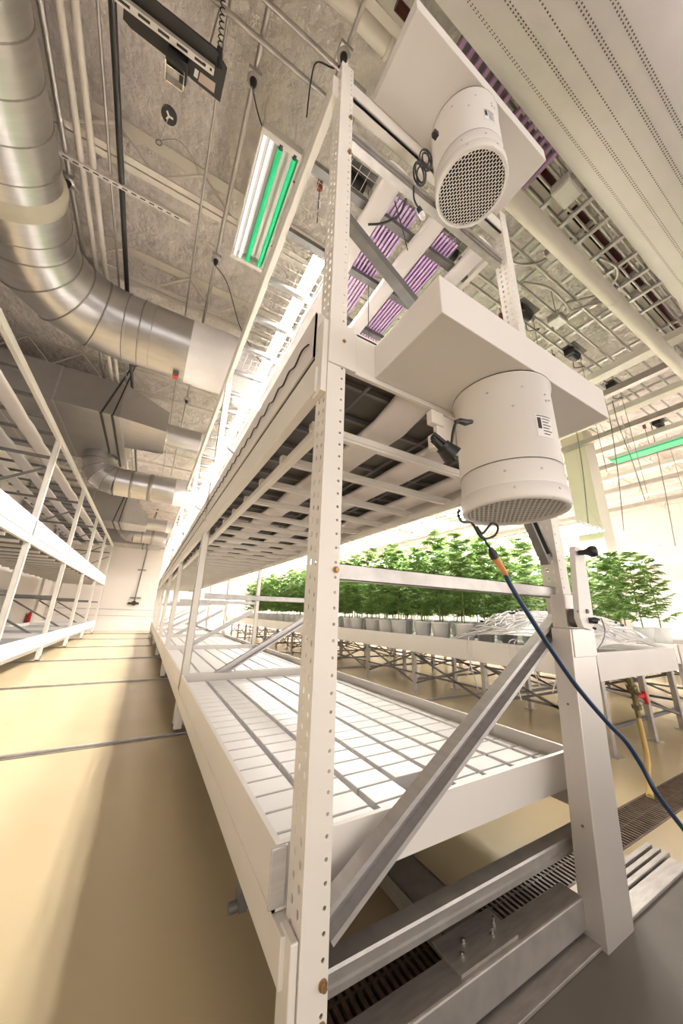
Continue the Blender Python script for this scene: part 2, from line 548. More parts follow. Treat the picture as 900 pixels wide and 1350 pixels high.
# fascia at the near end
m = MB(); m.box(PLX1, 1.96, .985, 1.005, 2.142, 2.36); m.box(PLX1, 1.96, .985, 1.05, 2.345, 2.36)
m.box(PLX0 - .002, PLX1 + .05, .972, .985, 2.14, 2.36)
m.build('end_fascia', 'paint', rack, .003)
m = MB(); m.box(PLX1, 1.96, .985, 1.005, 4.10, 4.24); m.box(PLX1, 1.96, .985, 1.05, 4.10, 4.115)
m.build('end_fascia', 'paint', rack, .003)

# shelf: sub-beams and rails under the middle deck
for x in (X0 + .14, X1 - .14):
    m = MB(); m.box(x - .022, x + .022, 1.06, YE, 1.965, 2.015); m.build('deck_runner', 'paint', rack, .004)
y = 1.27; k = 0
while y < 18.6:
    m = MB(); m.box(X0 + .11, X1 - .10, y, y + .045, 2.015, 2.05); m.box(X0 + .11, X1 - .10, y + .006, y + .039, 2.0, 2.016)
    m.build('deck_rail', 'paint', rack, .004)
    y += .42; k += 1
# top deck: wire mesh on channels
m = MB(); y = 1.06
while y < 12:
    m.tube([(X0 + .05, y, 4.12), (X1 - .05, y, 4.12)], .0022, 4, False, False); y += .1
x = X0 + .06
while x < X1 - .05:
    m.tube([(x, 1.05, 4.124), (x, 18.7, 4.124)], .0022, 4, False, False); x += .07
m.build('wire_mesh_deck', 'wire', rack)
y = 1.36; k = 0
while y < 18.5:
    MB().box(X0 + .045, X1 - .045, y, y + .055, 4.065, 4.11).build('deck_channel', 'galvdark', rack); y += .47; k += 1

# carriage
MB().box(.42, 1.70, .965, 1.055, .025, .125).build('carriage_beam', 'stainX', rack, .006)
m = MB(); m.box(1.08, 1.25, 1.06, 4.2, .10, .125); m.box(1.075, 1.085, 1.06, 4.2, .06, .125); m.box(1.245, 1.255, 1.06, 4.2, .06, .125); m.build('carriage_spine', 'galv', rack)
m = MB(); m.box(1.02, 1.30, .98, 1.10, .125, .134)
m.build('spine_bracket', 'stainX', rack)
for x, y in ((1.07, 1.02), (1.11, 1.05), (1.22, 1.02), (1.26, 1.045)):
    m = MB(); m.cyl((x, y, .134), (x, y, .142), .008, 6); m.cyl((x, y, .142), (x, y, .156 if x > 1.2 else .144), .0045, 8); m.build('stud', 'chrome', rack)
for i, y in enumerate(FR):
    if i == 0: continue
    for x in (X0 + .04, X1 - .04):
        m = MB(); m.box(x - .035, x + .035, y - .05, y + .12, .06, .29); m.build('wheel_bracket', 'paint', rack, .004)
        wm = MB(); wm.cyl((x - .02, y + .03, .075), (x + .02, y + .03, .075), .052, 20); wm.cyl((x - .045, y + .03, .08), (x + .045, y + .03, .08), .014, 10); wm.build('wheel', 'galvdark', rack)
    MB().box(X0 + .03, X1 - .03, y - .03, y + .03, .09, .17).build('carriage_beam', 'galv', rack)
p = at(330, 1215, 0, X0 - .01)
m = MB(); m.cyl((X0 + .06, 1.42, .215), (X0 - .025, 1.42, .215), .016, 14); m.box(X0 + .005, X0 + .03, 1.39, 1.45, .21, .29); m.build('guide_roller', 'galvdark', rack)

# ------------------------------------------------------------------ trays
def make_tray(x0, x1, y0, y1, z0, z1, label, group, under='traygrey', gridname=True, mat_wall='tray'):
    t = thing('grow_tray', ((x0 + x1) / 2, y0, z0), label, 'tray', group)
    w = .008; m = MB(); r = .018
    # walls with a rolled lip
    m.box(x0, x1, y0, y0 + w, z0, z1); m.box(x0, x1, y1 - w, y1, z0, z1); m.box(x0, x0 + w, y0, y1, z0, z1); m.box(x1 - w, x1, y0, y1, z0, z1)
    m.box(x0, x1, y0, y0 + r, z1, z1 + .008); m.box(x0, x1, y1 - r, y1, z1, z1 + .008); m.box(x0, x0 + r, y0 + r, y1 - r, z1, z1 + .008); m.box(x1 - r, x1, y0 + r, y1 - r, z1, z1 + .008)
    m.build('tray_wall', mat_wall, t)
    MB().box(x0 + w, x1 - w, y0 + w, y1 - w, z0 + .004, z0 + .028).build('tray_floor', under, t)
    if gridname:
        g = MB(); px, py = .205, .125
        nx = int((x1 - x0 - .09) / px); ny = int((y1 - y0 - .10) / py)
        ox = x0 + .05; oy = y0 + .10
        for i in range(nx + 1):
            for j in range(ny + 1):
                a = ox + i * px; b = oy + j * py - .06
                e = min(a + px - .028, x1 - .045); q = min(b + py - .009, y1 - .03)
                if e - a < .02 or q - b < .02 or b < y0 + .012: continue
                if i == 3 and j <= 1 and y0 < 1.2: continue
                g.box(a, e, b, q, z0 + .03, z0 + .085)
        g.build('tray_insert', 'grid', t, .003, 1)
    return t


for k in range(6):
    y0 = (1.095 if k == 0 else FR[k] + .03); y1 = FR[k + 1] - .03
    w = 'nearest' if k == 0 else ORD[k] + ' from the near end'
    make_tray(X0 + .002, X1 - .004, y0, y1, .387, .527, 'white gridded lower tray of the middle rack, %s' % w, 'lower trays of the middle rack', gridname=k < 5)
for k in range(6):
    y0 = (1.06 if k == 0 else FR[k] + .02); y1 = FR[k + 1] - .02
    w = 'nearest' if k == 0 else ORD[k] + ' from the near end'
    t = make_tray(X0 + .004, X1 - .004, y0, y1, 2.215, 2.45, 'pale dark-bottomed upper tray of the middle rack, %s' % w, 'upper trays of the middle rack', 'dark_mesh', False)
    m = MB()
    yy = y0 + .05
    while yy < y1:
        m.box(X0 + .05, X1 - .05, yy, yy + .02, 2.185, 2.214); yy += .24
    xx = X0 + .1
    while xx < X1 - .05:
        m.box(xx, xx + .012, y0, y1, 2.175, 2.19); xx += .19
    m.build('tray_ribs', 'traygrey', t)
    MB().box(X0 + .03, X1 - .03, y0 + .03, y1 - .03, 2.25, 2.262).build('tray_liner', 'grid', t)
# corner bracket of the near tray
MB().box(.425, .474, 1.084, 1.094, .40, .535).build('corner_clip', 'alu', [o for o in COL.objects if o.name == 'grow_tray'][0], .004)

# cable looped along the middle beam
pts = []
y = 1.10; k = 0
while y < 12:
    pts.append((X0 - .006, y, 2.315 + (.016 if k % 2 else -.012))); y += .08; k += 1
o = MB().tube(smooth_path(pts, 3), .0042, 6).build('looped_cable', 'blackmetal'); tag(o, 'thin dark wavy cable clipped along the middle beam of the rack', 'cable')
# fabric ducts running the length of both tiers
def fabric_duct(xc, w, z, y0, y1, label, group, x_rise=True):
    m = MB(); n = 14; ys = []
    y = y0
    while y < y1: ys.append(y); y += .22
    v = []; f = []
    for i, y in enumerate(ys):
        ww = w * (1 + .05 * math.sin(y * 5.1 + xc * 9)); sag = .006 * math.sin(y * 2 * PI / .47) + (.06 * max(0, 1 - (y - y0) / .3) if z < 3 and x_rise else 0)
        for k in range(n):
            a = 2 * PI * k / n
            c_ = math.cos(a); s_ = math.sin(a)
            v.append((xc + ww / 2 * math.copysign(abs(c_) ** .6, c_) + .005 * math.sin(y * 7), y, z + sag + .028 * math.copysign(abs(s_) ** .6, s_)))
    for i in range(len(ys) - 1):
        for k in range(n):
            k2 = (k + 1) % n
            f.append((i * n + k, (i + 1) * n + k, (i + 1) * n + k2, i * n + k2))
    m.add(v, f, True); m.add(v[:n], [tuple(range(n))])
    o = m.build('fabric_duct', 'fabric')
    return tag(o, label, 'duct', group)


for i, x in enumerate((.965, 1.40, 1.84)):
    wh = ('left', 'middle', 'right')[i]
    fabric_duct(x, .145, 3.985, 1.06, 18.6, 'flat white fabric air duct under the top deck of the middle rack, the %s one' % wh, 'fabric ducts on the middle rack')
    fabric_duct(x + .01, .20, 2.115, 1.01, 18.6, 'flat white fabric air duct under the middle deck of the middle rack, the %s one' % wh, 'fabric ducts on the middle rack')

# LED lights on the top deck
k = 0
for bay in range(12):
    for j, x in enumerate((.755, 1.06, 1.50)):
        ya = 1.25 + bay * 1.45
        near = bay == 0 and j > 0
        if bay == 0 and j == 0: ya = 1.95
        lab = 'violet lensed grow light above the wire deck, nearest in the %s column' % ('left', 'middle', 'right')[j] if near else \
            'LED grow light on the top deck, %s column, %s from the near end' % (('left', 'middle', 'right')[j], ORD[bay])
        t = thing('grow_light', (x, ya, 4.14), lab, 'light', 'grow lights on the top deck')
        W = .27 if j else .12
        m = MB(); m.box(x, x + W, ya, ya + .04, 4.165, 4.19); m.box(x, x + W, ya + .66, ya + .70, 4.165, 4.19); m.box(x + .02, x + W - .02, ya + .2, ya + .72, 4.19, 4.24); m.build('frame', 'wire', t)
        lm = MB()
        nq = 8 if near else (5 if j else 3)
        for q in range(nq):
            xx = x + .016 + q * (W - .032) / (nq - 1)
            ye = ya + (1.25 if near else 1.43)
            if bay == 0 and j == 0: ye = 2.68
            hw = .009 if near else .016
            MB().box(xx - hw, xx + hw, ya, ye, 4.142, 4.168).build('bar', 'violetbody' if near else 'enamel', t)
            lm.add([(xx - hw * .8, ya, 4.1405), (xx - hw * .8, ye, 4.1405), (xx + hw * .8, ye, 4.1405), (xx + hw * .8, ya, 4.1405)], [(0, 1, 2, 3)])
        lm.build('led_strips', 'purple' if near else ('ledlow' if j else 'ledtop'), t)
# ------------------------------------------------------------------ fans on plenum boxes
def fan(zb, ztop, label):
    t = thing('inline_fan', (1.31, .8, zb - .57), label, 'fan', 'white fans at the rack end')
    m = MB(); m.box(.71, 1.91, .592, .985, zb, ztop)
    m.build('plenum_box', 'enamel', t, .004)
    cx, cy, r = 1.31, .80, .205
    z0 = zb - .565
    m = MB()
    m.lathe([(r + .008, zb - .001), (r + .008, zb - .012), (r, zb - .014), (r, z0 + .17), (r - .003, z0 + .168), (r - .003, z0 + .163), (r, z0 + .16), (r, z0 + .07)], (cx, cy, 0), 64)
    h = m.build('fan_housing', 'enamel', t)
    m = MB(); m.lathe([(r, z0 + .07), (r + .006, z0 + .066), (r + .006, z0 + .012), (r, z0), (r - .012, z0), (r - .016, z0 + .006), (r - .016, z0 + .1)], (cx, cy, 0), 64)
    m.build('end_ring', 'enamel', h)
    # grille: oval holes in staggered rows
    px, py = .0235, .0150; cells = []; n = int(.19 / py) + 1
    for j in range(-n, n + 1):
        for i in range(-9, 10):
            x = (i + (.5 if j % 2 else 0)) * px; y = j * py
            if math.hypot(x, y) < r - .006:
                cells.append((x - px / 2, x + px / 2, y - py / 2, y + py / 2, x, y, lambda a: 1 / math.sqrt((math.cos(a) / .0108) ** 2 + (math.sin(a) / .0067) ** 2)))
    m = MB(); m.plate((cx, cy, z0 + .004), (0, 1, 0), (1, 0, 0), (0, 0, -1), cells, .002, 8)
    m.build('grille', 'enamel', h)
    m = MB(); m.cyl((cx, cy, z0 + .13), (cx, cy, z0 + .14), r - .004, 32); m.lathe([(0, .0), (.07, .0), (.075, .02), (.075, .1), (0, .1)], (cx, cy, z0 + .03), 24)
    for k in range(7):
        a = 2 * PI * k / 7
        d = Vector((math.cos(a), math.sin(a), 0)); e = Vector((-d.y, d.x, 0))
        q = Vector((cx, cy, z0 + .08))
        m.add([q + d * .07 - e * .02, q + d * .18 - e * .05 + Vector((0, 0, -.02)), q + d * .18 + e * .05 + Vector((0, 0, .02)), q + d * .07 + e * .02], [(0, 1, 2, 3)])
    m.build('impeller', 'fanshade', h)
    m = MB(); m.lathe([(r - .018, z0 + .012), (r - .018, z0 + .128)], (cx, cy, 0), 40); m.build('inner_shade', 'fanshade', h)  # added black shell, painted-in shade behind the grille holes
    m = MB(); m.lathe([(r + .0085, zb - .0045), (r + .0085, zb - .0005)], (cx, cy, 0), 64); m.build('flange_gasket', 'ink', h)
    m = MB(); m.lathe([(r + .0005, z0 + .168), (r + .0008, z0 + .1665), (r + .0005, z0 + .165)], (cx, cy, 0), 64); m.build('seam_line', 'ink', h)
    m = MB()
    for deg, zz in ((200, .49), (238, .49), (268, .47), (275, .45), (305, .47), (335, .47), (208, .12), (245, .12), (285, .12), (320, .12), (215, .045), (262, .045), (300, .045), (345, .045), (268, .44), (225, .40), (310, .435), (310, .41)):
        a = math.radians(deg); d = Vector((math.cos(a), math.sin(a), 0)); rr = r + (.006 if zz < .06 else 0)
        q = Vector((cx, cy, z0 + zz)) + d * rr
        m.tube([q, q + d * .003], [.0055, .0045], 8)
    m.build('screws', 'alu', h)
    # rating label on the right side
    m = MB()
    a0, a1 = math.radians(247), math.radians(270)
    def curved(mm, b0, b1, za, zb2, rr, n=5):
        v = []
        for i in range(n + 1):
            a = b0 + (b1 - b0) * i / n
            v += [(cx + rr * math.cos(a), cy + rr * math.sin(a), za), (cx + rr * math.cos(a), cy + rr * math.sin(a), zb2)]
        mm.add(v, [(2*i, 2*i + 2, 2*i + 3, 2*i + 1) for i in range(n)])
    curved(m, a0, a1, z0 + .26, z0 + .36, r + .001)
    lb = m.build('rating_label', 'paper', h)
    m = MB(); W = a1 - a0
    curved(m, a0 + W * .08, a0 + W * .28, z0 + .295, z0 + .345, r + .0016)
    for q in range(6):
        curved(m, a0 + W * .36, a0 + W * (.9 if q % 2 else .75), z0 + .272 + q * .0135, z0 + .276 + q * .0135, r + .0016)
    curved(m, a0 + W * .06, a0 + W * .93, z0 + .352, z0 + .356, r + .0016)
    m.build('label_print', 'ink', lb)
    return t, h, (cx, cy, z0, r)


fl_low, fh_low, FC = fan(2.164, 2.337, 'white round fan under a box plenum, lower of the two at the rack end')
fl_up, fh_up, FU = fan(4.245, 4.36, 'white round fan with dark honeycomb grille, upper of the two at the rack end')

# lower fan cords
a = at(613, 556, 1, .72)
q1 = [at(613, 556, 1, .72), at(602, 556, 1, .70), at(597, 570, 1, .70), at(594, 590, 1, .71), at(588, 596, 1, .72)]
pc = MB().tube(smooth_path(q1), .005, 6).build('power_cord', 'black', fl_low)
m = MB(); m.tube([at(600, 556, 1, .71), at(606, 555, 1, .71), at(613, 557, 1, .715), at(621, 556, 1, .72)], [.006, .011, .013, .009], 10); m.build('cord_inlet', 'black', pc)
m = MB()
c0 = at(571, 577, 1, .74); c1 = at(597, 601, 1, .72); dd = (c1 - c0)
for i in range(8):
    o = Vector((0, .006 * math.sin(i * 2.3), .012 * math.cos(i * 1.9)))
    m.tube(smooth_path([c0 + o * 1.3, c0 + dd * .5 + o * 1.7, c1 + o * 1.5]), .010, 6)
m.tube([c0 + dd * .45, c0 + dd * .6], .028, 10); m.tube([c0 + dd * .6, c1], [.030, .038], 10)
m.build('cord_bundle', 'black', pc)
# white bracket the bundle is tied to
m = MB(); b0 = at(573, 590, 1, 1.0)
m.box(b0.x - .02, b0.x + .13, .96, .985, 1.93, 2.10); m.box(b0.x - .06, b0.x + .02, .95, .985, 2.03, 2.10); m.box(b0.x - .06, b0.x + .02, .95, .985, 1.90, 1.97)
tag(m.build('socket_box', 'paint', None, .004), 'small pale socket box behind the lower fan by a black cord bundle', 'socket box')
# cord from under the lower fan to the extension
q = [at(605, 672, 1, .66), at(604, 680, 1, .66), at(610, 688, 1, .70), at(622, 690, 1, .72), at(632, 706, 1, .74), at(640, 710, 1, .74), at(652, 706, 1, .74), at(656, 695, 1, .76), at(648, 690, 1, .76), at(636, 703, 1, .75), at(628, 694, 1, .76), at(636, 708, 1, .75), at(642, 717, 1, .75), at(647, 725, 1, .75)]
pc2 = MB().tube(smooth_path(q), .0045, 6).build('lower_power_cord', 'black', fl_low)
m = MB(); m.tube([at(646, 723, 1, .75), at(649, 729, 1, .75), at(652, 736, 1, .75)], [.008, .015, .014], 12); m.build('plug', 'black', pc2)

ext = thing('extension_cord', (1.2, .7, .1), 'dark blue extension cord hanging from the lower fan past the steel column', 'cord')
q = [at(666, 757, 1, .75), at(672, 770, 1, .75), at(690, 800, 1, .74), at(726, 856, 1, .73), at(760, 905, 1, .72), at(800, 952, 1, .70), at(825, 978, 1, .69), at(847, 1012, 1, .68), at(866, 1047, 1, .66), at(900, 1092, 1, .65), at(930, 1130, 1, .64), Vector((2.30, .60, .10)), Vector((2.55, .50, .013)), Vector((2.9, .2, .013)), Vector((3.2, -.4, .013))]
MB().tube(smooth_path(q), .0085, 8).build('cord', 'blue', ext)
m = MB(); m.tube([at(652, 736, 1, .75), at(656, 741, 1, .75), at(662, 750, 1, .75), at(667, 758, 1, .75)], [.013, .014, .011, .009], 12); m.build('connector', 'amber', ext)['label'] = 'clear amber connector'

# upper fan cord in a tied loop
m = MB()
ld = at(549, 240, 1, .74)
for i in range(6):
    pts = []
    cu, cv, ru, rv, tl = ((561, 211, 8, 15, .35), (559, 209, 6, 12, .2), (562, 212, 5, 12, .5), (553, 229, 8, 17, .25), (555, 232, 6, 13, .1), (553, 228, 5, 14, .4))[i]
    for k in range(21):
        a = 2 * PI * k / 20
        x_ = ru * math.cos(a); y_ = rv * math.sin(a)
        pts.append(at(cu + x_ * math.cos(tl) - y_ * math.sin(-tl) * -1 * 0 + y_ * -math.sin(tl) * -.6, cv + y_ * math.cos(tl) - x_ * .3, 1, .745 - .006 * i))
    m.tube(pts, .0042, 6, False)
pc = m.build('power_cord', 'black', fl_up)
m = MB(); m.tube(smooth_path([ld + Vector((-.02, 0, -.05)), at(545, 250, 1, .74), at(546, 264, 1, .74), at(553, 277, 1, .74)]), .0045, 6); m.tube([at(551, 274, 1, .74), at(555, 281, 1, .74)], [.011, .013], 10); m.build('cord_tail', 'black', pc)
m = MB(); m.tube([at(555, 281, 1, .74), at(558, 288, 1, .74)], [.013, .011], 10); m.build('plug', 'paper', pc)['label'] = 'white plug'
m = MB(); p = at(575, 175, 1, .67); m.box(p.x - .012, p.x + .012, p.y - .004, p.y + .02, p.z - .016, p.z + .016); m.build('inlet_socket', 'black', fh_up)

# ------------------------------------------------------------------ drive column with crank
dc = thing('drive_column', (1.78, .93, 0), 'brushed stainless drive column with hand crank at the right front of the rack', 'column')
def lean(z): return 1.682 + .098 * z
m = MB(); za, zb_ = .03, 1.128
def cbox(m, dx0, dx1, y0, y1, z0, z1):
    a, b = lean(z0), lean(z1)
    m.hexa([(a + dx0, y0, z0), (a + dx1, y0, z0), (a + dx1, y1, z0), (a + dx0, y1, z0), (b + dx0, y0, z1), (b + dx1, y0, z1), (b + dx1, y1, z1), (b + dx0, y1, z1)])
cbox(m, 0, .215, .895, .985, .0, 1.13)
m.build('housing', 'stain', dc, .004)
m = MB(); cbox(m, .02, .20, .915, .985, 1.125, 1.293); m.build('upper_housing', 'stain', dc, .003)
m = MB(); cbox(m, .012, .22, .89, .896, 1.0, 1.128)
m.build('cover_lip', 'stain', dc, .002)
pv = at(766, 815, 1, .875)
m = MB(); m.cyl((pv.x, .93, pv.z), (pv.x, .86, pv.z), .045, 20); m.build('crank_hub', 'galvdark', dc)
tp = at(758, 725, 1, .855); bt = at(768, 822, 1, .855)
m = MB(); d = (tp - bt).normalized(); s_ = Vector((d.z, 0, -d.x))
w0, w1 = .08, .047
pr = [bt - s_ * .062 + d * .015, bt - s_ * .036 - d * .025, bt + s_ * .036 - d * .025, bt + s_ * .066 + d * .015, tp + s_ * w1 - d * .01, tp + s_ * (w1 - .01) + d * .006, tp - s_ * (w1 - .01) + d * .006, tp - s_ * w1 - d * .01]
n = len(pr)
m.add([(p.x, .862, p.z) for p in pr] + [(p.x, .835, p.z) for p in pr], [tuple(range(n)), tuple(range(2*n - 1, n - 1, -1))] + [(i, i + n, (i + 1) % n + n, (i + 1) % n) for i in range(n)])
arm = m.build('crank_arm', 'enamel', dc, .003)
m = MB(); q = at(773, 806, 1, .835); m.tube([q, q + Vector((0, -.008, 0))], [.011, .009], 10); q = at(761, 806, 1, .835); m.tube([q, q + Vector((0, -.004, 0))], [.006, .005], 8)
m.build('arm_bolt', 'galvdark', arm)
k0 = at(762, 729, 1, .83)
m = MB(); m.tube([k0, k0 + Vector((.004, -.025, 0)), k0 + Vector((.006, -.04, 0)), k0 + Vector((.006, -.05, 0)), k0 + Vector((.008, -.064, 0)), k0 + Vector((.009, -.076, 0)), k0 + Vector((.01, -.081, 0))], [.012, .014, .019, .027, .029, .024, .010], 16)
m.build('crank_knob', 'black', arm)
m = MB(); q = at(777, 818, 1, .83); m.tube([q, q + Vector((.03, -.01, 0))], [.013, .016], 10); m.build('plunger_pin', 'black', dc)
m = MB(); q = Vector((lean(.5), .94, .5)); m.tube([(lean(.36) - .002, .935, .36), (lean(.36) - .006, .935, .36)], .005, 8); m.tube([(lean(.8) - .002, .94, .8), (lean(.8) - .006, .94, .8)], .005, 8); m.build('screws', 'galvdark', dc)
# ------------------------------------------------------------------ left rack
LX0, LX1 = -3.30, -1.738
lr = thing('mobile_rack', (-2.5, 4, 0), 'cream two-tier mobile grow rack along the left side of the aisle', 'rack')
LF = [.98, 3.95, 6.90, 9.80, 12.72, 15.68, 18.65]
for y in LF:
    for x0, x1 in ((LX1 - .075, LX1), (LX0, LX0 + .075)):
        plain_post(x0, x1, y, .12, 3.96).build('post', 'paint', lr)
    for z in (1.32, 3.55):
        MB().box(LX0 + .07, LX1 - .07, y + .02, y + .05, z, z + .05).build('cross_channel', 'galvdark', lr)
    m = MB(); m.bar((LX1 - .08, y + .05, .45), (LX0 + .08, y + .05, 1.3), .05, .04); m.build('diagonal_brace', 'galvdark', lr)
    m = MB(); m.bar((LX1 - .08, y + .05, 3.4), (LX0 + .08, y + .05, 2.5), .04, .03); m.build('diagonal_brace', 'galvdark', lr)
for x0, x1 in ((LX1 - .05, LX1 + .004), (LX0 - .004, LX0 + .05)):
    MB().box(x0, x1, .9, 18.8, .325, .45).build('side_beam', 'paint', lr, .003)
    MB().box(x0, x1, .9, 18.8, 2.10, 2.22).build('side_beam', 'paint', lr, .003)
    MB().box(x0, x1, .9, 18.8, 3.88, 3.98).build('side_beam', 'paint', lr, .003)
y = 1.2
while y < 18.6:
    MB().box(LX0 + .05, LX1 - .05, y, y + .045, 3.86, 3.90).build('deck_rail', 'galvdark', lr); y += .6
y = 1.2
while y < 18.6:
    MB().box(LX0 + .05, LX1 - .05, y, y + .045, 2.05, 2.09).build('deck_rail', 'paint', lr); y += .6
for y in LF:
    for x in (LX1 - .04, LX0 + .04):
        m = MB(); m.box(x - .035, x + .035, y - .04, y + .12, .05, .33); m.build('wheel_bracket', 'paint', lr, .004)
        m = MB(); m.cyl((x - .03, y + .05, .075), (x + .045, y + .05, .075), .052, 16); m.build('wheel', 'galvdark', lr)
MB().box(LX1 - .30, LX1 - .24, 1, 18.7, .14, .2).build('drive_shaft', 'alu', lr)
for k in range(6):
    w = 'nearest' if k == 0 else ORD[k] + ' from the near end'
    make_tray(LX0, LX1 + .008, LF[k] + .03, LF[k + 1] - .02, .452, .57, 'grey-floored lower tray of the left rack, %s' % w, 'lower trays of the left rack', gridname=False)
    make_tray(LX0, LX1 + .01, LF[k] + .03, LF[k + 1] - .02, 2.225, 2.48, 'bright white upper tray of the left rack, %s' % w, 'upper trays of the left rack', 'dark_mesh', False)
for i, x in enumerate((-2.05, -2.52, -2.98)):
    fabric_duct(x, .22, 3.80, 1.0, 18.6, 'flat white fabric air duct under the top of the left rack, %s from the aisle' % ORD[i], 'fabric ducts on the left rack')

# ------------------------------------------------------------------ benches with plants on the right
def bench(x0, x1, y0, y1, label, grp='grow benches on the right'):
    t = thing('grow_bench', ((x0 + x1) / 2, y0, 0), label, 'bench', grp)
    m = MB(); w = .012; za, zt = .625, .875
    m.box(x0, x1, y0, y0 + w, za, zt); m.box(x0, x1, y1 - w, y1, za, zt); m.box(x0, x0 + w, y0, y1, za, zt); m.box(x1 - w, x1, y0, y1, za, zt)
    m.build('tray_wall', 'tray', t, .003)
    MB().box(x0 + w, x1 - w, y0 + w, y1 - w, .78, .80).build('tray_floor', 'grid', t)
    y = y0 + .06; k = 0
    while y < y1:
        for x in (x0 + .12, (x0 + x1) / 2 + .05, x1 - .12):
            MB().box(x - .03, x + .03, y - .025, y + .025, .0, .63).build('leg', 'galv', t)
            MB().box(x - .05, x + .05, y - .06, y + .06, 0, .008).build('foot_plate', 'galv', t)
        m = MB(); m.bar((x0 + .12, y, .56), (x1 - .12, y, .16), .03, .02); m.bar((x0 + .12, y + .03, .20), (x1 - .12, y + .03, .20), .03, .03); m.build('cross_brace', 'galvdark', t)
        if y + 1.3 < y1:
            m = MB()
            for x in (x0 + .12, x1 - .12):
                m = MB(); m.bar((x, y, .15), (x, y + 1.3, .58), .02, .025); m.bar((x + .02, y, .58), (x + .02, y + 1.3, .15), .02, .025); m.bar((x, y, .30), (x, y + 1.3, .30), .02, .025)
                m.build('side_brace', 'galvdark', t)
        y += 1.3; k += 1
    return t


BN = [(3.78, 5.72), (6.55, 8.45), (9.6, 11.5), (12.4, 14.3)]
bench(BN[0][0], BN[0][1], 1.70, 18.6, 'long white grow bench on galvanised legs just right of the middle rack')
bench(BN[1][0], BN[1][1], 1.9, 18.6, 'second white grow bench from the middle rack, far right')
bench(BN[2][0], BN[2][1], 2.1, 18.6, 'third white grow bench from the middle rack, in the bright distance')
bench(BN[3][0], BN[3][1], 2.1, 18.6, 'fourth and farthest white grow bench at the right')


def leaf(m, p, d, n, L):
    """palmate leaf at p pointing along d with normal n"""
    s = d.cross(n).normalized()
    for k, (deg, f) in enumerate(((0, 1), (32, .86), (-32, .86), (66, .6), (-66, .6))):
        a = math.radians(deg)
        e = (d * math.cos(a) + s * math.sin(a)); q = e.cross(n).normalized(); l = L * f; w = l * .13
        dr = -n * (l * .16)
        m.add([p, p + e * l * .45 + q * w + dr * .15, p + e * l + dr, p + e * l * .45 - q * w + dr * .15, p + e * l * .5 + n * w * .3],
              [(0, 1, 4), (1, 2, 4), (2, 3, 4), (3, 0, 4)])


def make_plant(seed, H, loc, label, group):
    rnd = random.Random(seed)
    t = thing('potted_cannabis_plant', loc, label, 'plant', group)
    L = Vector(loc)
    m = MB(); m.lathe([(0, .0), (.105, 0), (.135, .26), (.142, .265), (.142, .28), (.13, .28), (.125, .25), (0, .25)], L, 20)
    m.build('pot', 'pot', t)
    MB().lathe([(0, .255), (.127, .252)], L, 16).build('soil', 'soil', t)
    sm = MB(); lm = MB()
    top = L + Vector((rnd.uniform(-.04, .04), rnd.uniform(-.04, .04), H))
    base = L + Vector((0, 0, .25))
    sm.tube([base, base.lerp(top, .5) + Vector((.01, .01, 0)), top], [.011, .008, .003], 6)
    nb = 26
    for i in range(nb):
        f = .10 + .9 * i / nb
        p = base.lerp(top, f); az = i * 2.4 + rnd.uniform(-.3, .3)
        ln = (.34 * (1 - f * .62)) * rnd.uniform(.8, 1.15)
        out = Vector((math.cos(az), math.sin(az), rnd.uniform(.35, .75))).normalized()
        e = p + out * ln
        sm.tube([p, p.lerp(e, .5) + Vector((0, 0, -.01)), e], [.004, .003, .0015], 4, False)
        nl = 9
        for j in range(nl):
            g = (j + 1) / nl
            q = p.lerp(e, g)
            a2 = az + (1 if j % 2 else -1) * rnd.uniform(.3, 1.5)
            d = Vector((math.cos(a2), math.sin(a2), rnd.uniform(-.35, .35))).normalized()
            up = Vector((rnd.uniform(-.3, .3), rnd.uniform(-.3, .3), 1)); nn = (up - d * up.dot(d)).normalized()
            leaf(lm, q, d, nn, rnd.uniform(.10, .18))
    for j in range(10):
        a2 = j * 2.4; d = Vector((math.cos(a2), math.sin(a2), .5)).normalized(); up = Vector((0, 0, 1)); nn = (up - d * up.dot(d)).normalized()
        leaf(lm, top, d, nn, .10)
    sm.build('stem', 'stem', t); lm.build('foliage', 'leaf', t)
    return t


rows = []
for b, (xs, y0, dy, nn) in enumerate((((3.98, 4.46, 4.95, 5.45), 3.35, .46, 26), ((6.78, 7.4, 8.1), 2.55, .50, 20))):
    for r, x in enumerate(xs):
        for j in range(nn):
            rows.append((b, r, j, x, y0 + j * dy, len(xs)))
protos = []
rn = random.Random(3)
for b, r, j, x, y, nr in rows:
    bn = 'near bench' if b == 0 else 'second bench at far right'
    rw = ('edge row', 'second row', 'third row', 'back row')[r if b == 0 or r < 2 else r]
    if b == 0 and r == 0 and j < 20: lab = 'cannabis plant in white pot, edge row of the near bench, %s from near end' % ORD[j]
    elif b == 1 and r == 0 and j < 8: lab = 'cannabis plant in white pot, front row of the second bench, %s from near end' % ORD[j]
    else: lab = 'leafy green plant in white pot, %s of the %s' % (rw, bn)
    if b == 0 and r == 0 and j >= 20: lab = 'green plant at the far end of the edge row on the near bench'
    grp = 'cannabis plants, bench %s, %s' % ('beside the rack' if b == 0 else 'at far right', rw)
    loc = (x + rn.uniform(-.04, .04), y + rn.uniform(-.05, .05), .80)
    if len(protos) < 4:
        t = make_plant(len(protos) + 11, (1.55, 1.68, 1.46, 1.60)[len(protos)], loc, lab, grp)
        protos.append((t, None))
    else:
        if protos[0][1] is None:
            bpy.context.view_layer.update(); protos = [(p, tree(p)) for p, _ in protos]
        p, tr = protos[rn.randrange(4)]
        dup(p, tr, loc, lab, grp, rn.uniform(0, 6.28))

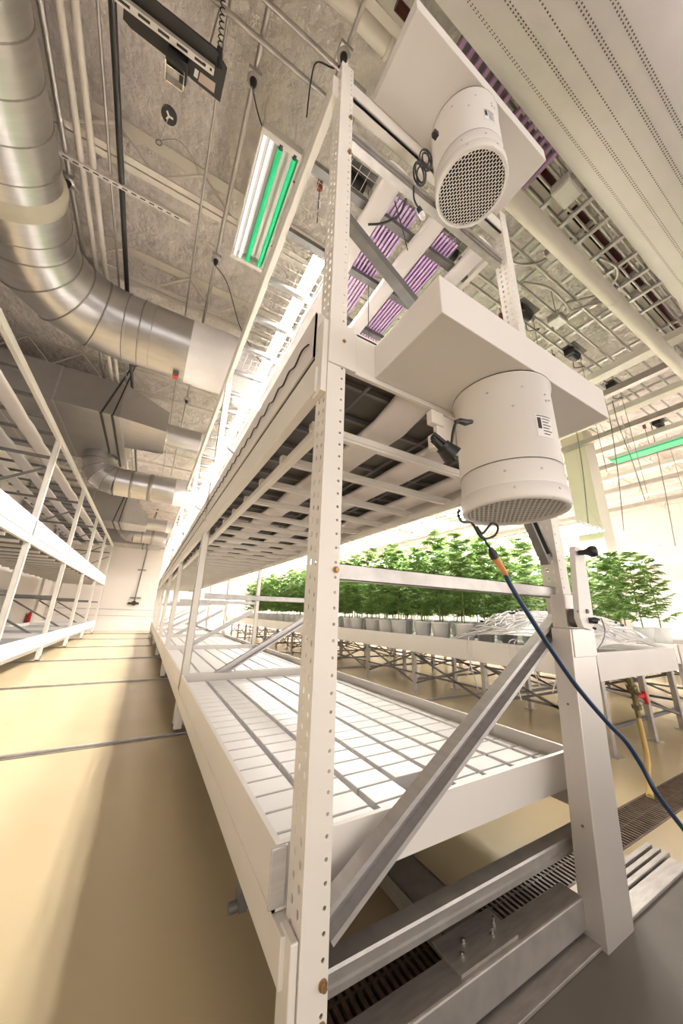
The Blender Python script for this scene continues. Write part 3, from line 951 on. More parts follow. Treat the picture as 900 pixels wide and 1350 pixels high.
# pile of white cables on the near end of the bench
rnd = random.Random(5)
cp = thing('cable_pile', (4.7, 2.5, .8), 'big tangled heap of white cables with black plugs on the near bench end', 'cables')
m = MB()
def hgt(x, y):
    return max(.02, .45 * math.exp(-((x - 4.70) / .95) ** 4 - ((y - 2.60) / .85) ** 4))
for i in range(330):
    x = rnd.uniform(3.86, 5.55); y = rnd.uniform(1.82, 3.3); a = rnd.choice((PI / 2, PI / 2, .2, 0)) + rnd.uniform(-.5, .5); pts = []; lay = rnd.uniform(.55, 1.0)
    for k in range(7):
        h = .81 + hgt(x, y) * lay + rnd.uniform(0, .02)
        pts.append((x, y, h))
        x = min(max(x + math.cos(a) * .17, 3.82), 5.64); y = min(max(y + math.sin(a) * .17, 1.75), 3.4); a += rnd.uniform(-.5, .5)
    m.tube(smooth_path(pts, 3), rnd.uniform(.006, .010), 5, False)
m.build('white_cables', 'cordw', cp)['kind'] = 'stuff'
v = []
N = 16; mm = MB()
for i in range(N + 1):
    for j in range(N + 1):
        x = 3.86 + 1.72 * i / N; y = 1.78 + 1.55 * j / N; v.append((x, y, .80 + hgt(x, y) * .72))
mm.add(v, [(i * (N + 1) + j, (i + 1) * (N + 1) + j, (i + 1) * (N + 1) + j + 1, i * (N + 1) + j + 1) for i in range(N) for j in range(N)], True)
mm.build('packed_cables', 'cordw', cp)['kind'] = 'stuff'
for k in range(26):
    x = rnd.uniform(3.9, 5.2); y = rnd.uniform(1.85, 3.1); z = .83 + hgt(x, y)
    a = rnd.uniform(0, PI); d = Vector((math.cos(a), math.sin(a), .1)) * .035; q = Vector((x, y, z))
    MB().tube([q - d, q - d * .3, q + d * .3, q + d], [.011, .017, .014, .008], 8).build('plug', 'black', cp)
m = MB()
for k in range(7):
    y = 1.95 + rnd.uniform(0, 1.2); x = BN[0][0] - .012
    z1 = .875 - rnd.uniform(.25, .6)
    m.tube(smooth_path([(x + .12, y, .93), (x + .01, y + .02, .90), (x - .012, y + rnd.uniform(-.06, .06), .75), (x - .015, y + rnd.uniform(-.15, .15), z1)]), .005, 5)
m.build('hanging_ties', 'cordw', cp)
for (u0, v0, u1, v1) in ((782, 818, 791, 818), (811, 817, 820, 826)):
    q = at(u0, v0, 1, 1.68); e = at(u1, v1, 1, 1.68)
o = MB().tube(smooth_path([at(792, 815, 1, 1.64), at(797, 830, 1, 1.64), at(794, 845, 1, 1.64), at(787, 856, 1, 1.66)]), .006, 6).build('grey_cable', 'galvdark')
tag(o, 'short grey cable draped over the bench corner beside the crank', 'cable')

# valve and hose under the bench
hv = thing('drain_valve', (4.4, 1.72, .3), 'brass drain valve with red lever under the bench corner', 'valve')
m = MB(); A = [at(u, v, 1, 1.72) for u, v in ((826, 880), (829, 897), (833, 908), (837, 920), (839, 932), (842, 948))]
m.tube(A, [.018, .022, .026, .026, .026, .018], 10)
for q_, r_, l_ in ((A[1], .034, .018), (A[2], .045, .03), (A[4], .04, .02)):
    d_ = (A[4] - A[1]).normalized(); m.tube([q_ - d_ * l_, q_ + d_ * l_], r_, 6, True, False)
m.bar(A[2], at(841, 915, 1, 1.66), .03, .03); m.build('valve_body', 'brass', hv)
q0 = at(840, 918, 1, 1.70); q1 = at(849, 917, 1, 1.66); q2 = at(851, 926, 1, 1.66)
m = MB(); m.bar(q0, q1, .02, .03); m.bar(at(848, 911, 1, 1.66), at(853, 928, 1, 1.66), .03, .03); m.build('lever', 'brightred', hv)['label'] = 'red lever'
m = MB(); m.tube(smooth_path([at(842, 948, 1, 1.72), at(848, 975, 1, 1.66), at(853, 1000, 1, 1.58), at(855, 1025, 1, 1.45), Vector((3.28, 1.30, .0))]), .021, 10)
o = m.build('drain_hose', 'hose'); tag(o, 'yellowish hose running from the brass valve down into the floor drain', 'hose')

# lights hanging over the benches
def bench_light(x, y, lab, grp, z=2.95):
    t = thing('grow_light', (x, y, z), lab, 'light', grp)
    m = MB(); m.box(x - .5, x + .5, y, y + .05, z + .03, z + .06); m.box(x - .5, x + .5, y + 1.1, y + 1.15, z + .03, z + .06); m.box(x - .12, x + .12, y + .3, y + .85, z + .06, z + .11)
    m.build('frame', 'paint', t)
    m = MB()
    for k in range(6):
        xx = x - .47 + k * .188
        MB().box(xx - .03, xx + .03, y, y + 1.15, z + .002, z + .032).build('bar', 'enamel', t)
        m.add([(xx - .026, y, z), (xx - .026, y + 1.15, z), (xx + .026, y + 1.15, z), (xx + .026, y, z)], [(0, 1, 2, 3)])
    m.build('led_strips', 'led', t)
    for yy in (y + .025, y + 1.125):
        m = MB(); m.tube([(x - .4, yy, z + .06), (x, yy, z + .5), (x + .4, yy, z + .06)], .003, 4); m.tube([(x, yy, z + .5), (x, yy, 5.5)], .003, 4)
        m.build('hanging_wire', 'wire', t)
    return t


L0 = None
for b, (x0, x1) in enumerate(BN):
    bn = ('near bench', 'second bench', 'third bench', 'fourth bench, a row added to brighten the right wall')[b]  # lights of the fourth row are added to brighten the right wall
    for c in range(1):
        for j in range(12):
            x = (x0 + x1) / 2; y = 3.0 + j * 1.3
            lab = 'LED bar light over the %s, %s from the near end' % (bn, ORD[j])
            if L0 is None:
                L0 = bench_light(x, y, lab, 'lights over the benches'); bpy.context.view_layer.update(); L0t = tree(L0)
            else: dup(L0, L0t, (x, y, 2.95), lab)
# ------------------------------------------------------------------ round spiral ducts
def sweep_ring(m, pts, R, n=40): m.tube(pts, R, n, True, True)


def arc(c, a, b, R, t0, t1, k):
    c = Vector(c); a = Vector(a); b = Vector(b)
    return [c + a * R * math.cos(t0 + (t1 - t0) * i / k) + b * R * math.sin(t0 + (t1 - t0) * i / k) for i in range(k + 1)]


def ring(m, p, d, R, w=.012, h=.008, n=40):
    d = Vector(d).normalized(); p = Vector(p)
    m.tube([p - d * w, p - d * w * .3, p + d * w * .3, p + d * w], [R, R + h, R + h, R], n, False, True)


ZD, RD = 5.02, .46
XD, YD = -1.83, 4.86
t = thing('round_duct', (XD, YD, ZD - RD), 'large shiny spiral round duct bending over the left aisle near the camera', 'duct')
m = MB(); m.tube([(XD, -2.5, ZD), (XD, YD - .95, ZD)], RD, 48); m.build('straight_run', 'duct', t)
for y in (.2, 2.9): MB().tube([(XD, y, ZD + RD - .01), (XD, y, ZC)], .008, 6).build('hanger_rod', 'conduit', t)
m = MB(); y = -2.3
while y < YD - 1.0: ring(m, (XD, y, ZD), (0, 1, 0), RD, .008, .006); y += .30
m.build('spiral_seams', 'ductrib', t)
P = arc((XD + .95, YD - .95, ZD), (-1, 0, 0), (0, 1, 0), .95, 0, PI / 2, 4)
m = MB(); m.tube(P, RD, 48, True, True); m.build('elbow', 'duct', t)
m = MB()
for i in range(5):
    tt = (PI / 2) * i / 4; ring(m, P[i], (math.sin(tt), math.cos(tt), 0), RD, .012, .012)
m.build('elbow_seams', 'ductrib', t)
m = MB(); m.tube([(XD + .95, YD, ZD), (-.06, YD, ZD)], RD, 48); m.build('straight_run', 'duct', t)
m = MB(); ring(m, (-.70, YD, ZD), (1, 0, 0), RD, .008, .012)
m.build('collar', 'ductrib', t)
m = MB(); ring(m, (XD, 3.35, ZD), (0, 1, 0), RD, .09, .022); m.build('sealed_joint', 'sealant', t)
m = MB(); ring(m, (-.56, YD, ZD), (1, 0, 0), RD, .006, .008); m.build('collar', 'duct', t)
m = MB(); m.box(-.22, -.14, YD - .06, YD + .02, ZD - RD - .06, ZD - RD + .01); m.build('sensor', 'galvdark', t)
m = MB(); m.box(-.21, -.15, YD - .05, YD + .01, ZD - RD - .09, ZD - RD - .055); m.build('sensor_tip', 'brightred', t)['label'] = 'red sensor tip'

def sleeve(x0, x1, y, z, R, par):
    m = MB(); n = 32; K = 12; v = []; f = []
    rs = random.Random(int(y * 10))
    for i in range(K + 1):
        x = x0 + (x1 - x0) * i / K
        for k in range(n):
            a = 2 * PI * k / n
            r = R * (1 + .018 * math.sin(a * 7 + i * 1.7) + .012 * math.sin(i * 3 + a * 3))
            v.append((x, y + r * math.cos(a), z + r * math.sin(a)))
    for i in range(K):
        for k in range(n):
            k2 = (k + 1) % n
            f.append((i * n + k, i * n + k2, (i + 1) * n + k2, (i + 1) * n + k))
    m.add(v, f, True)
    o = m.build('duct_sleeve', 'sleeve', par); o['label'] = 'white plastic sleeve'
    return o


sleeve(-.07, 2.6, YD, ZD, RD + .012, t)

# rectangular trunk with transition, round drop and elbow; repeated further back
def trunk(yf, z0, z1, x_end, dep, lab, xtr):
    t = thing('rectangular_duct', (-2.2, yf + dep / 2, z0), lab, 'duct', 'rectangular sheet metal ducts')
    m = MB(); m.box(XL + .05, x_end, yf, yf + dep, z0, z1); m.build('trunk', 'ductflat', t, .01)
    for x in (x_end - .02, x_end - 1.05, x_end - 2.0): (MB().box(x, x + .03, yf - .01, yf, z0 - .01, z1 + .01).box(x, x + .03, yf - .01, yf + dep, z0 - .01, z0).box(x, x + .03, yf - .01, yf + dep, z1, z1 + .01)).build('seam', 'galv', t)
    for x in (x_end - 2.4, x_end - .5): MB().tube([(x, yf + .3, z1), (x, yf + .3, ZC)], .008, 6).build('hanger_rod', 'conduit', t)
    de = dep
    dep = min(dep, 1.45)
    zc0, zc1 = z0 + .0, z0 + .46
    m = MB(); a, b = x_end, x_end + xtr
    yo0, yo1 = yf + .12, yf + dep - .12
    m.hexa([(a, yf, z0), (b, yo0, zc0), (b, yo1, zc0), (a, yf + dep, z0), (a, yf, z1), (b, yo0, zc1), (b, yo1, zc1), (a, yf + dep, z1)])
    m.build('transition', 'duct', t)
    m = MB(); m.tube([(b, (yo0 + yo1) / 2, (zc0 + zc1) / 2), (b + .75, (yo0 + yo1) / 2, (zc0 + zc1) / 2)], (zc1 - zc0) / 2 + .01, 36); ring(m, (b + .01, (yo0 + yo1) / 2, (zc0 + zc1) / 2), (1, 0, 0), (zc1 - zc0) / 2 + .01, .015, .012); m.build('outlet_run', 'duct', t)
    sleeve(b + .70, 2.6, (yo0 + yo1) / 2, (zc0 + zc1) / 2, (zc1 - zc0) / 2 + .03, t)
    # straps
    m = MB(); m.tube([(x_end - .30, yf - .02, z0), (x_end + .02, yf + .02, ZC)], .018, 6); m.tube([(x_end - .12, yf - .02, z0), (x_end + .04, yf + .02, ZC)], .014, 6); m.box(x_end - .33, x_end - .29, yf - .03, yf + de + .02, z0 - .03, z0 - .012); m.box(x_end - .15, x_end - .11, yf - .03, yf + de + .02, z0 - .03, z0 - .012)
    m.build('hanger_strap', 'blackmetal', t)
    return t


trunk(7.0, 4.69, 5.42, -1.02, 2.7, 'grey rectangular sheet metal duct behind the near round duct, first from the camera', .8)
trunk(14.2, 4.15, 5.2, -1.2, 1.5, 'grey rectangular sheet metal duct over the aisle, second from the camera', .75)
trunk(18.7, 4.1, 5.1, -.25, 1.4, 'grey rectangular sheet metal duct near the far wall, third from the camera', .5)


def drop(x, y, ztop, z, R, lab):
    t = thing('round_duct', (x, y, z - R), lab, 'duct')
    e = .42
    m = MB(); m.tube([(x, y, ztop), (x, y, z + e)], R, 36); m.build('drop', 'duct', t)
    P = arc((x + e, y, z + e), (-1, 0, 0), (0, 0, -1), e, 0, PI / 2, 4)
    m = MB(); m.tube(P, R, 36); m.build('elbow', 'duct', t)
    m = MB()
    for i in range(5):
        a = (PI / 2) * i / 4; ring(m, P[i], (math.sin(a), 0, -math.cos(a)), R, .01, .01, 32)
    m.build('elbow_seams', 'ductrib', t)
    m = MB(); m.tube([(x + e, y, z), (x + 1.75, y, z)], R, 36); m.build('straight_run', 'duct', t)
    m = MB(); ring(m, (x + .75, y, z), (1, 0, 0), R, .03, .012, 32); ring(m, (x + 1.15, y, z), (1, 0, 0), R, .05, .012, 32); m.build('collar', 'ductrib', t)
    return t


dt = drop(-1.52, 9.25, 4.69, 4.10, .34, 'smaller round duct with elbow dropping below the first rectangular duct')
sleeve(.18, 2.6, 9.25, 4.10, .36, dt)
drop(-1.35, 17.4, ZC, 4.35, .36, 'distant round duct elbow glimpsed behind the second rectangular duct')

# ------------------------------------------------------------------ fabric sock duct top right
t = thing('fabric_duct', (4, .13, 4.73), 'huge white fabric sock duct with rows of stitched holes at top right', 'duct')
yc, zc, R = .13, 5.30, .575
m = MB(); n = 72; xs = [-1 + .12 * i for i in range(64)]; v = []; f = []
def sock(x, a):
    w = 0.0
    if x > 4.3:
        s = min(1, (x - 4.3) / .8)
        w = s * (.028 * math.sin(a * 5 + x * 6) + .03 * math.sin(x * 9 + a * 2))
    r = R * (1 + w)
    return Vector((x, yc + r * math.cos(a), zc + r * math.sin(a)))
for x in xs:
    for k in range(n): v.append(sock(x, 2 * PI * k / n))
for i in range(len(xs) - 1):
    for k in range(n):
        k2 = (k + 1) % n
        f.append((i * n + k, (i + 1) * n + k, (i + 1) * n + k2, i * n + k2))
m.add(v, f, True)
m.build('fabric_tube', 'fabric', t)
m = MB()
def elev_to_ang(deg):
    # angle on the lower surface met by the sight line at that elevation
    e = math.radians(deg); d = Vector((0, math.cos(e), math.sin(e))); o = Vector((0, -yc, 1.17 - zc))
    b = o.dot(d); c_ = o.dot(o) - R * R; q = b * b - c_
    s = -b - math.sqrt(max(q, 0)); h = o + d * s
    return math.atan2(h.z, h.y)
for deg, dbl in ((81.9, 1), (83.8, 2), (85.3, 1), (87.25, 2), (89.0, 2)):
    a0 = elev_to_ang(deg)
    for r_ in range(dbl + (1 if dbl == 1 and deg != 85.3 else 0)):
        a = a0 + r_ * .028
        x = -.9
        while x < 5.6:
            c = sock(x, a); nrm = Vector((0, math.cos(a), math.sin(a))); tg = Vector((0, -math.sin(a), math.cos(a)))
            c = c + nrm * .0015
            q = []
            for k in range(6):
                b = 2 * PI * k / 6; q.append(c + Vector((.0065 * math.cos(b), 0, 0)) + tg * .0055 * math.sin(b))
            m.add(q, [tuple(range(6))])
            x += .027
m.build('stitched_holes', 'hole', t)
m = MB()
for x in (.2, 2.4, 4.6): m.tube([(x, yc, zc + R), (x, yc, ZC)], .01, 6)
m.box(-1, 6.4, yc - .02, yc + .02, zc + R + .1, zc + R + .14); m.build('suspension_rail', 'alu', t)

# ------------------------------------------------------------------ pipes and conduits along y (elevation seen across the aisle)
def yrun(deg, z, r, y0, y1, m_, name, lab, cat, grp=None):
    z = 5.55 - r
    x = (z - 1.17) / math.tan(math.radians(deg))
    o = MB().tube([(x, y0, z), (x, y1, z)], r, 10).build(name, m_)
    return tag(o, lab, cat, grp), x


yrun(102.7, 5.50, .028, -1, 14, 'blackmetal', 'black_pipe', 'straight black pipe running over the left aisle ceiling', 'pipe')
yrun(107.0, 5.80, .03, -1, 20, 'pipe', 'white_pipe', 'white ceiling pipe beside the big round duct, left of the pair', 'pipe', 'white pipe pair')
yrun(105.75, 5.80, .03, -1, 20, 'pipe', 'white_pipe', 'white ceiling pipe beside the black pipe, right of the pair', 'pipe', 'white pipe pair')
yrun(108.5, 5.6, .026, -1, 20, 'conduit', 'conduit', 'grey conduit with an outlet box next to the big round duct', 'conduit')
yrun(103.9, 5.85, .014, -1, 20, 'conduit', 'conduit', 'thin grey conduit between the white pipes and the black pipe', 'conduit')
yrun(89.4, 5.62, .022, -1, 12, 'conduit', 'conduit', 'grey conduit over the aisle that carries two outlet boxes', 'conduit')
yrun(92.8, 5.70, .012, 1.2, 12, 'conduit', 'conduit', 'very thin grey conduit left of the outlet box conduit', 'conduit')
yrun(81.5, 5.62, .018, .2, 12, 'conduit', 'conduit', 'grey conduit running above the near post of the middle rack', 'conduit')


def outlet(x, y, z, lab, cord=None):
    t = thing('outlet_box', (x, y, z), lab, 'outlet', 'ceiling outlet boxes')
    m = MB(); m.box(x - .055, x + .055, y - .06, y + .06, z - .05, z + .0); m.build('box', 'galv', t, .006)
    m = MB(); m.lathe([(0, -.06), (.05, -.06), (.055, -.05), (.055, -.045)], (x, y, z), 20); m.build('receptacle', 'conduit', t)
    m = MB(); m.tube([(x, y, z - .055), (x, y, z - .10), (x, y + .01, z - .13)], [.032, .028, .012], 12); m.build('plug', 'black', t)
    if cord:
        m = MB(); m.tube(smooth_path([(x, y + .01, z - .13)] + cord), .006, 6); m.build('cord', 'black', t)


xo = (5.528 - 1.17) / math.tan(math.radians(89.4))
outlet(-1.46, 3.50, 5.52, 'outlet box on the conduit next to the big round duct')
outlet(xo, 1.80, 5.52, 'nearest outlet box over the aisle with a cord to the green tube light', [at(345, 165, 2, 5.4), at(372, 220, 2, 5.3), at(389, 242, 2, 5.25)])
outlet(xo, 3.53, 5.52, 'second outlet box over the aisle, beyond the green tube light', [at(300, 375, 2, 5.4), at(318, 435, 2, 5.1), at(345, 480, 2, 4.7)])
outlet(xo, 6.97, 5.52, 'small distant outlet box over the aisle above the second duct')
outlet(.64, 1.30, 5.52, 'round outlet above the top of the near rack post', [at(440, 90, 2, 5.5), at(418, 82, 2, 5.5), at(410, 105, 2, 5.4), at(404, 155, 2, 5.3)])

# conduits and pipes along x
def xrun(deg, z, r, x0, x1, m_, name, lab, cat, grp=None):
    hang = z < 5.2 or m_ == 'red'
    if not hang: z = (5.508 if x0 > 1.5 or r > .03 else 5.49) - r
    y = (z - 1.17) / math.tan(math.radians(deg))
    if hang:
        t = thing(name, ((x0 + x1) / 2, y, z), lab, cat, grp); MB().tube([(x0, y, z), (x1, y, z)], r, 16).build('pipe', m_, t)
        for q in range(4):
            x = x0 + .5 + q * (x1 - x0 - 1) / 3; m = MB(); ring(m, (x, y, z), (1, 0, 0), r, .015, .006, 16); m.build('clamp', 'pipe', t); MB().tube([(x, y, z + r), (x, y, ZC)], .006, 6).build('hanger_rod', 'conduit', t)
        return t
    o = MB().tube([(x0, y, z), (x1, y, z)], r, 12).build(name, m_)
    return tag(o, lab, cat, grp)


xrun(74.6, 5.0, .085, 1.6, 9.5, 'pipe', 'white_pipe', 'thick white jacketed pipe crossing the right ceiling', 'pipe')
m = MB(); y = (5.6 - 1.17) / math.tan(math.radians(76.0)); m.tube([(-1, y, 5.6), (.93, y, 5.6)], .075, 16); 
t = thing('white_pipe', (.2, y, 5.52), 'short white pipe with end cap above the upper fan box', 'pipe')
m.build('pipe', 'pipe', t); MB().tube([(.93, y, 5.6), (.96, y, 5.6), (.97, y, 5.6)], [.085, .085, .07], 16).build('end_cap', 'pipe', t)
xrun(77.2, 5.70, .035, 1.9, 12, 'red', 'red_pipe', 'dark red pipe at the upper right ceiling, nearer the white pipe', 'pipe', 'red pipes')
xrun(78.25, 5.70, .035, .9, 12, 'red', 'red_pipe', 'dark red pipe at the upper right ceiling, nearer the fabric sock', 'pipe', 'red pipes')
for k, dg in enumerate((75.6, 76.3, 77.8, 79.0, 79.8)):
    xrun(dg, 5.55, .014, 1.8, 11, 'conduit', 'conduit', 'grey conduit beside the red pipes, %s from the thick white pipe' % ORD[k], 'conduit', 'conduits by the red pipes')
for k, dg in enumerate((64.5, 66.0, 68.2, 71.2)):
    xrun(dg, 5.5, .018, 2.6, 10, 'conduit', 'conduit', 'thin conduit left of the thick white pipe, %s from the rack' % ORD[k], 'conduit', 'conduits over the right aisle')
for k, dg in enumerate((70.0, 72.3)):
    xrun(dg, 5.7, .018, -.6, .9, 'conduit', 'conduit', 'thin conduit crossing above the near post, %s' % ('front' if k else 'rear'), 'conduit')


def strut(a, b, lab, grp, slots=True):
    t = thing('strut_channel', tuple((Vector(a) + Vector(b)) / 2), lab, 'strut', grp)
    m = MB(); m.channel(a, b, .042, .042, .004, (0, 0, 1), .008); m.build('channel', 'alu' if not slots else 'paint', t)
    if slots:
        d = (Vector(b) - Vector(a)); L = d.length; d.normalize(); s_ = d.cross(Vector((0, 0, 1))).normalized(); m = MB(); q = .08
        while q < L - .08:
            c = Vector(a) + d * q - Vector((0, 0, .0015))
            m.add([c - d * .025 - s_ * .007, c + d * .025 - s_ * .007, c + d * .025 + s_ * .007, c - d * .025 + s_ * .007], [(0, 1, 2, 3)]); q += .085
        m.build('slots', 'ink', t)


strut((-1.62, 3.27, 5.48), (-.30, 3.27, 5.48), 'slotted white strut channel under the foam beside the black pipe', 'slotted struts')
for k, (x, y0, y1) in enumerate(((2.55, .3, 3.6), (3.25, .2, 5), (3.62, .2, 5), (4.72, .2, 6), (5.05, .2, 6), (6.1, .2, 7), (6.45, .2, 7), (7.6, .2, 8), (9.0, .2, 9))):
    strut((x * 1.02, y0, 5.508), (x * 1.02, y1, 5.508), 'grey ceiling strut over the right side running away from the camera, %s from the rack' % ORD[k], 'struts over the right side', False)

for k in range(11):
    x = 1.95 + k * .36
    strut((x, .62, 5.46), (x, 1.42, 5.46), 'short grey strut carrying the conduits by the red pipes, %s from the rack' % ORD[k], 'short conduit struts', False)

# ------------------------------------------------------------------ black hoist above the left aisle
t = thing('light_hoist', (-.52, 1.9, 5.25), 'black motorised light hoist with slotted white rail and hanging pulley, top left', 'hoist')
poly = [at(u, v, 2, 5.26) for u, v in ((164, -14), (162, 25), (173, 38), (228, 81), (253, 105), (290, 135), (299, 92), (285, 66), (205, 2), (190, -14))]
n = len(poly); m = MB()
m.add([tuple(p) for p in poly] + [(p.x, p.y, 5.285) for p in poly], [tuple(range(n)), tuple(range(2 * n - 1, n - 1, -1))] + [(i, i + n, (i + 1) % n + n, (i + 1) % n) for i in range(n)])
m.build('base_plate', 'blackmetal', t)
for x in (-.85, -.3): MB().tube([(x, 1.75, 5.29), (x, 1.75, ZC)], .008, 6).build('hanger_rod', 'conduit', t)
m = MB(); m.box(-.90, -.24, 1.79, 1.835, 5.215, 5.26); r_ = m.build('slotted_rail', 'paint', t, .003)
m = MB(); x = -.88
while x < -.36: m.box(x, x + .075, 1.803, 1.818, 5.212, 5.215); x += .125
m.box(-.32, -.30, 1.80, 1.815, 5.212, 5.215); m.box(-.27, -.255, 1.80, 1.815, 5.212, 5.215)
m.build('slots', 'ink', r_)
m = MB(); m.cyl((-.56, 1.90, 5.22), (-.44, 1.90, 5.22), .05, 16); m.box(-.47, -.42, 1.86, 1.99, 5.18, 5.26); m.build('motor', 'black', t)
m = MB()
for x in (-.57, -.44): m.box(x, x + .006, 1.91, 2.03, 5.17, 5.26)
m.box(-.57, -.434, 2.024, 2.03, 5.17, 5.26); m.box(-.56, -.43, 1.93, 1.935, 5.165, 5.18); m.build('cable_guide', 'chrome', t)
def decal(name, mt, px, par):
    q = [at(u, v, 2, 5.258) for u, v in px]
    MB().add([tuple(p) for p in q] + [(p.x, p.y, 5.26) for p in q], [(0, 1, 2, 3), (7, 6, 5, 4), (0, 4, 5, 1), (1, 5, 6, 2), (2, 6, 7, 3), (3, 7, 4, 0)]).build(name, mt, par)
decal('sticker', 'paper', ((257, 90), (262, 94), (260, 104), (255, 100)), t)
decal('sticker', 'yellowlabel', ((264, 95), (284, 110), (282, 123), (261, 107)), t)
pd = at(223, 152, 2, 4.85); ph = at(210, 185, 2, 4.78)
m = MB(); m.tube([(-.50, 1.98, 5.17), pd, ph], .003, 5); m.build('cable', 'galv', t)
m = MB(); m.cyl(pd + Vector((0, 0, .012)), pd - Vector((0, 0, .012)), .055, 28); pu = m.build('pulley', 'black', t)
m = MB(); q = pd - Vector((0, 0, .014))
for k in range(3):
    a = k * 2.1; m.bar(q, q + Vector((math.cos(a) * .03, math.sin(a) * .03, 0)), .012, .004)
m.build('pulley_mark', 'paper', pu)
m = MB(); m.tube([ph + Vector((.02 * math.cos(a / 12 * 6.28), .005, .03 * math.sin(a / 12 * 6.28) - .02)) for a in range(13)], .005, 6); m.build('hook', 'galvdark', t)
m = MB(); m.tube(smooth_path([ph, at(235, 185, 2, 4.8), at(255, 210, 2, 4.75), at(262, 231, 2, 4.7)]), .002, 5); m.build('loose_wire', 'galvdark', t)
# coiled cord
m = MB(); c0 = at(294, 0, 2, 5.4); c1 = at(290, 62, 2, 5.3); pts = []
for k in range(57):
    f_ = k / 56; c = c0.lerp(c1, f_); a = k * 2 * PI / 8; pts.append(c + Vector((.016 * math.cos(a), 0, .016 * math.sin(a))))
m.tube(pts, .0042, 6); m.tube([c1, at(289, 90, 2, 5.25)], .022, 8)
tag(m.build('coiled_cord', 'black'), 'black coiled cord hanging beside the end of the light hoist', 'cord')

# ------------------------------------------------------------------ green tube fixture
gf = thing('tube_light', (.365, 2.54, 5.2), 'ceiling tube light with two green tubes among white ones above the rack', 'light')
x0, x1, y0, y1 = .18, .555, 1.90, 3.18
m = MB(); m.box(x0, x1, y0, y1, 5.27, 5.30); m.box(x0, x0 + .012, y0, y1, 5.21, 5.28); m.box(x1 - .012, x1, y0, y1, 5.21, 5.28); m.box(x0, x1, y0, y0 + .05, 5.2, 5.28); m.box(x0, x1, y1 - .05, y1, 5.2, 5.28); m.build('housing', 'enamel', gf, .004)
m = MB()
for k in range(6):
    xx = x0 + .012 + k * (x1 - x0 - .024) / 6; w = (x1 - x0 - .024) / 6
    m.add([(xx, y0 + .05, 5.225), (xx + w / 2, y0 + .05, 5.265), (xx + w, y0 + .05, 5.225), (xx, y1 - .05, 5.225), (xx + w / 2, y1 - .05, 5.265), (xx + w, y1 - .05, 5.225)], [(0, 1, 4, 3), (1, 2, 5, 4)])
m.build('reflector', 'mirror', gf)
for k in (0, 1, 3, 5):
    xx = x0 + .012 + (k + .5) * (x1 - x0 - .024) / 6
    g = k in (3, 5)
    if g: xx = x0 + (.50 if k == 3 else .86) * (x1 - x0)
    o = MB().tube([(xx, y0 + .05, 5.215), (xx, y1 - .05, 5.215)], .021 if g else .014, 12).build('green_tube' if g else 'white_tube', 'greentube' if g else 'tube', gf)
    if g: o['label'] = 'green tube'
    if g: MB().tube([(xx, y0 + .03, 5.215), (xx, y0 + .07, 5.215)], .022, 10).build('tube_end', 'black', o)
m = MB()
for y in (y0 + .2, y1 - .2):
    for x in (x0 + .03, x1 - .03): m.tube([(x, y, 5.3), (x, y, ZC)], .004, 5)
m.build('suspension_wires', 'wire', gf)

# violet lights high above the rack end and in the gap by the fabric sock
for k, (xa, ya) in enumerate(((1.35, .52), (2.05, .55))):
    t = thing('grow_light', (xa, ya, 5.3), 'violet lensed light high above the %s box, %s' % ('upper fan', ('left', 'right')[k]), 'light', 'violet ceiling lights')
    m = MB(); m.box(xa, xa + .6, ya + .2, ya + .45, 5.36, 5.40); m.build('frame', 'galvdark', t)
    m = MB()
    for q in range(7): MB().box(xa + q * .09, xa + q * .09 + .035, ya, ya + .62, 5.32, 5.36).build('bar', 'violetbody', t)

# winch motors in a row across the ceiling
def winch(x, y, z, lab):
    t = thing('winch_motor', (x, y, z), lab, 'motor', 'black winch motors across the ceiling')
    m = MB(); m.box(x - .22, x + .18, y - .13, y + .13, z, z + .012); m.build('mount_plate', 'galvdark', t)
    m = MB(); m.cyl((x - .12, y, z - .075), (x + .08, y, z - .075), .075, 16); m.box(x - .17, x - .10, y - .07, y + .07, z - .13, z); m.build('motor', 'black', t, .004)
    m = MB(); m.cyl((x + .08, y, z - .075), (x + .17, y, z - .075), .05, 14); m.build('drum', 'conduit', t)
    m = MB(); m.tube([(x + .12, y - .04, z - .1), (x + .13, y - .04, 3.3)], .004, 5); m.build('lift_cable', 'galvdark', t)
    m = MB(); q = Vector((x - .34, y + .16, z - .16)); m.tube([q + Vector((0, 0, .07)), q + Vector((0, 0, .05)), q - Vector((0, 0, .05)), q - Vector((0, 0, .06))], [.015, .03, .03, .015], 12); m.build('stop_weight', 'rust', t)
    m = MB(); m.tube([(x - .34, y + .16, z + .01), q, q - Vector((0, 0, .55))], .005, 5); m.build('pull_cord', 'blackmetal', t); m = MB(); m.tube(smooth_path([(x + .1, y + .05, z - .05), (x + .25, y + .12, z - .12), (x + .38, y + .02, z - .1), (x + .5, y + .1, z + .005)]), .007, 6); m.build('control_cord', 'blackmetal', t)
    return t
W0 = None
for k, x in enumerate((1.16, 2.50, 4.10, 5.53, 7.08, 9.3)):
    lab = 'black winch motor on the ceiling strut, %s from the left' % ORD[k]
    if W0 is None: W0 = winch(x, 1.92, 5.49, lab); bpy.context.view_layer.update(); W0t = tree(W0)
    else: dup(W0, W0t, (x, 1.94 + .04 * (k - 2), 5.49), lab)

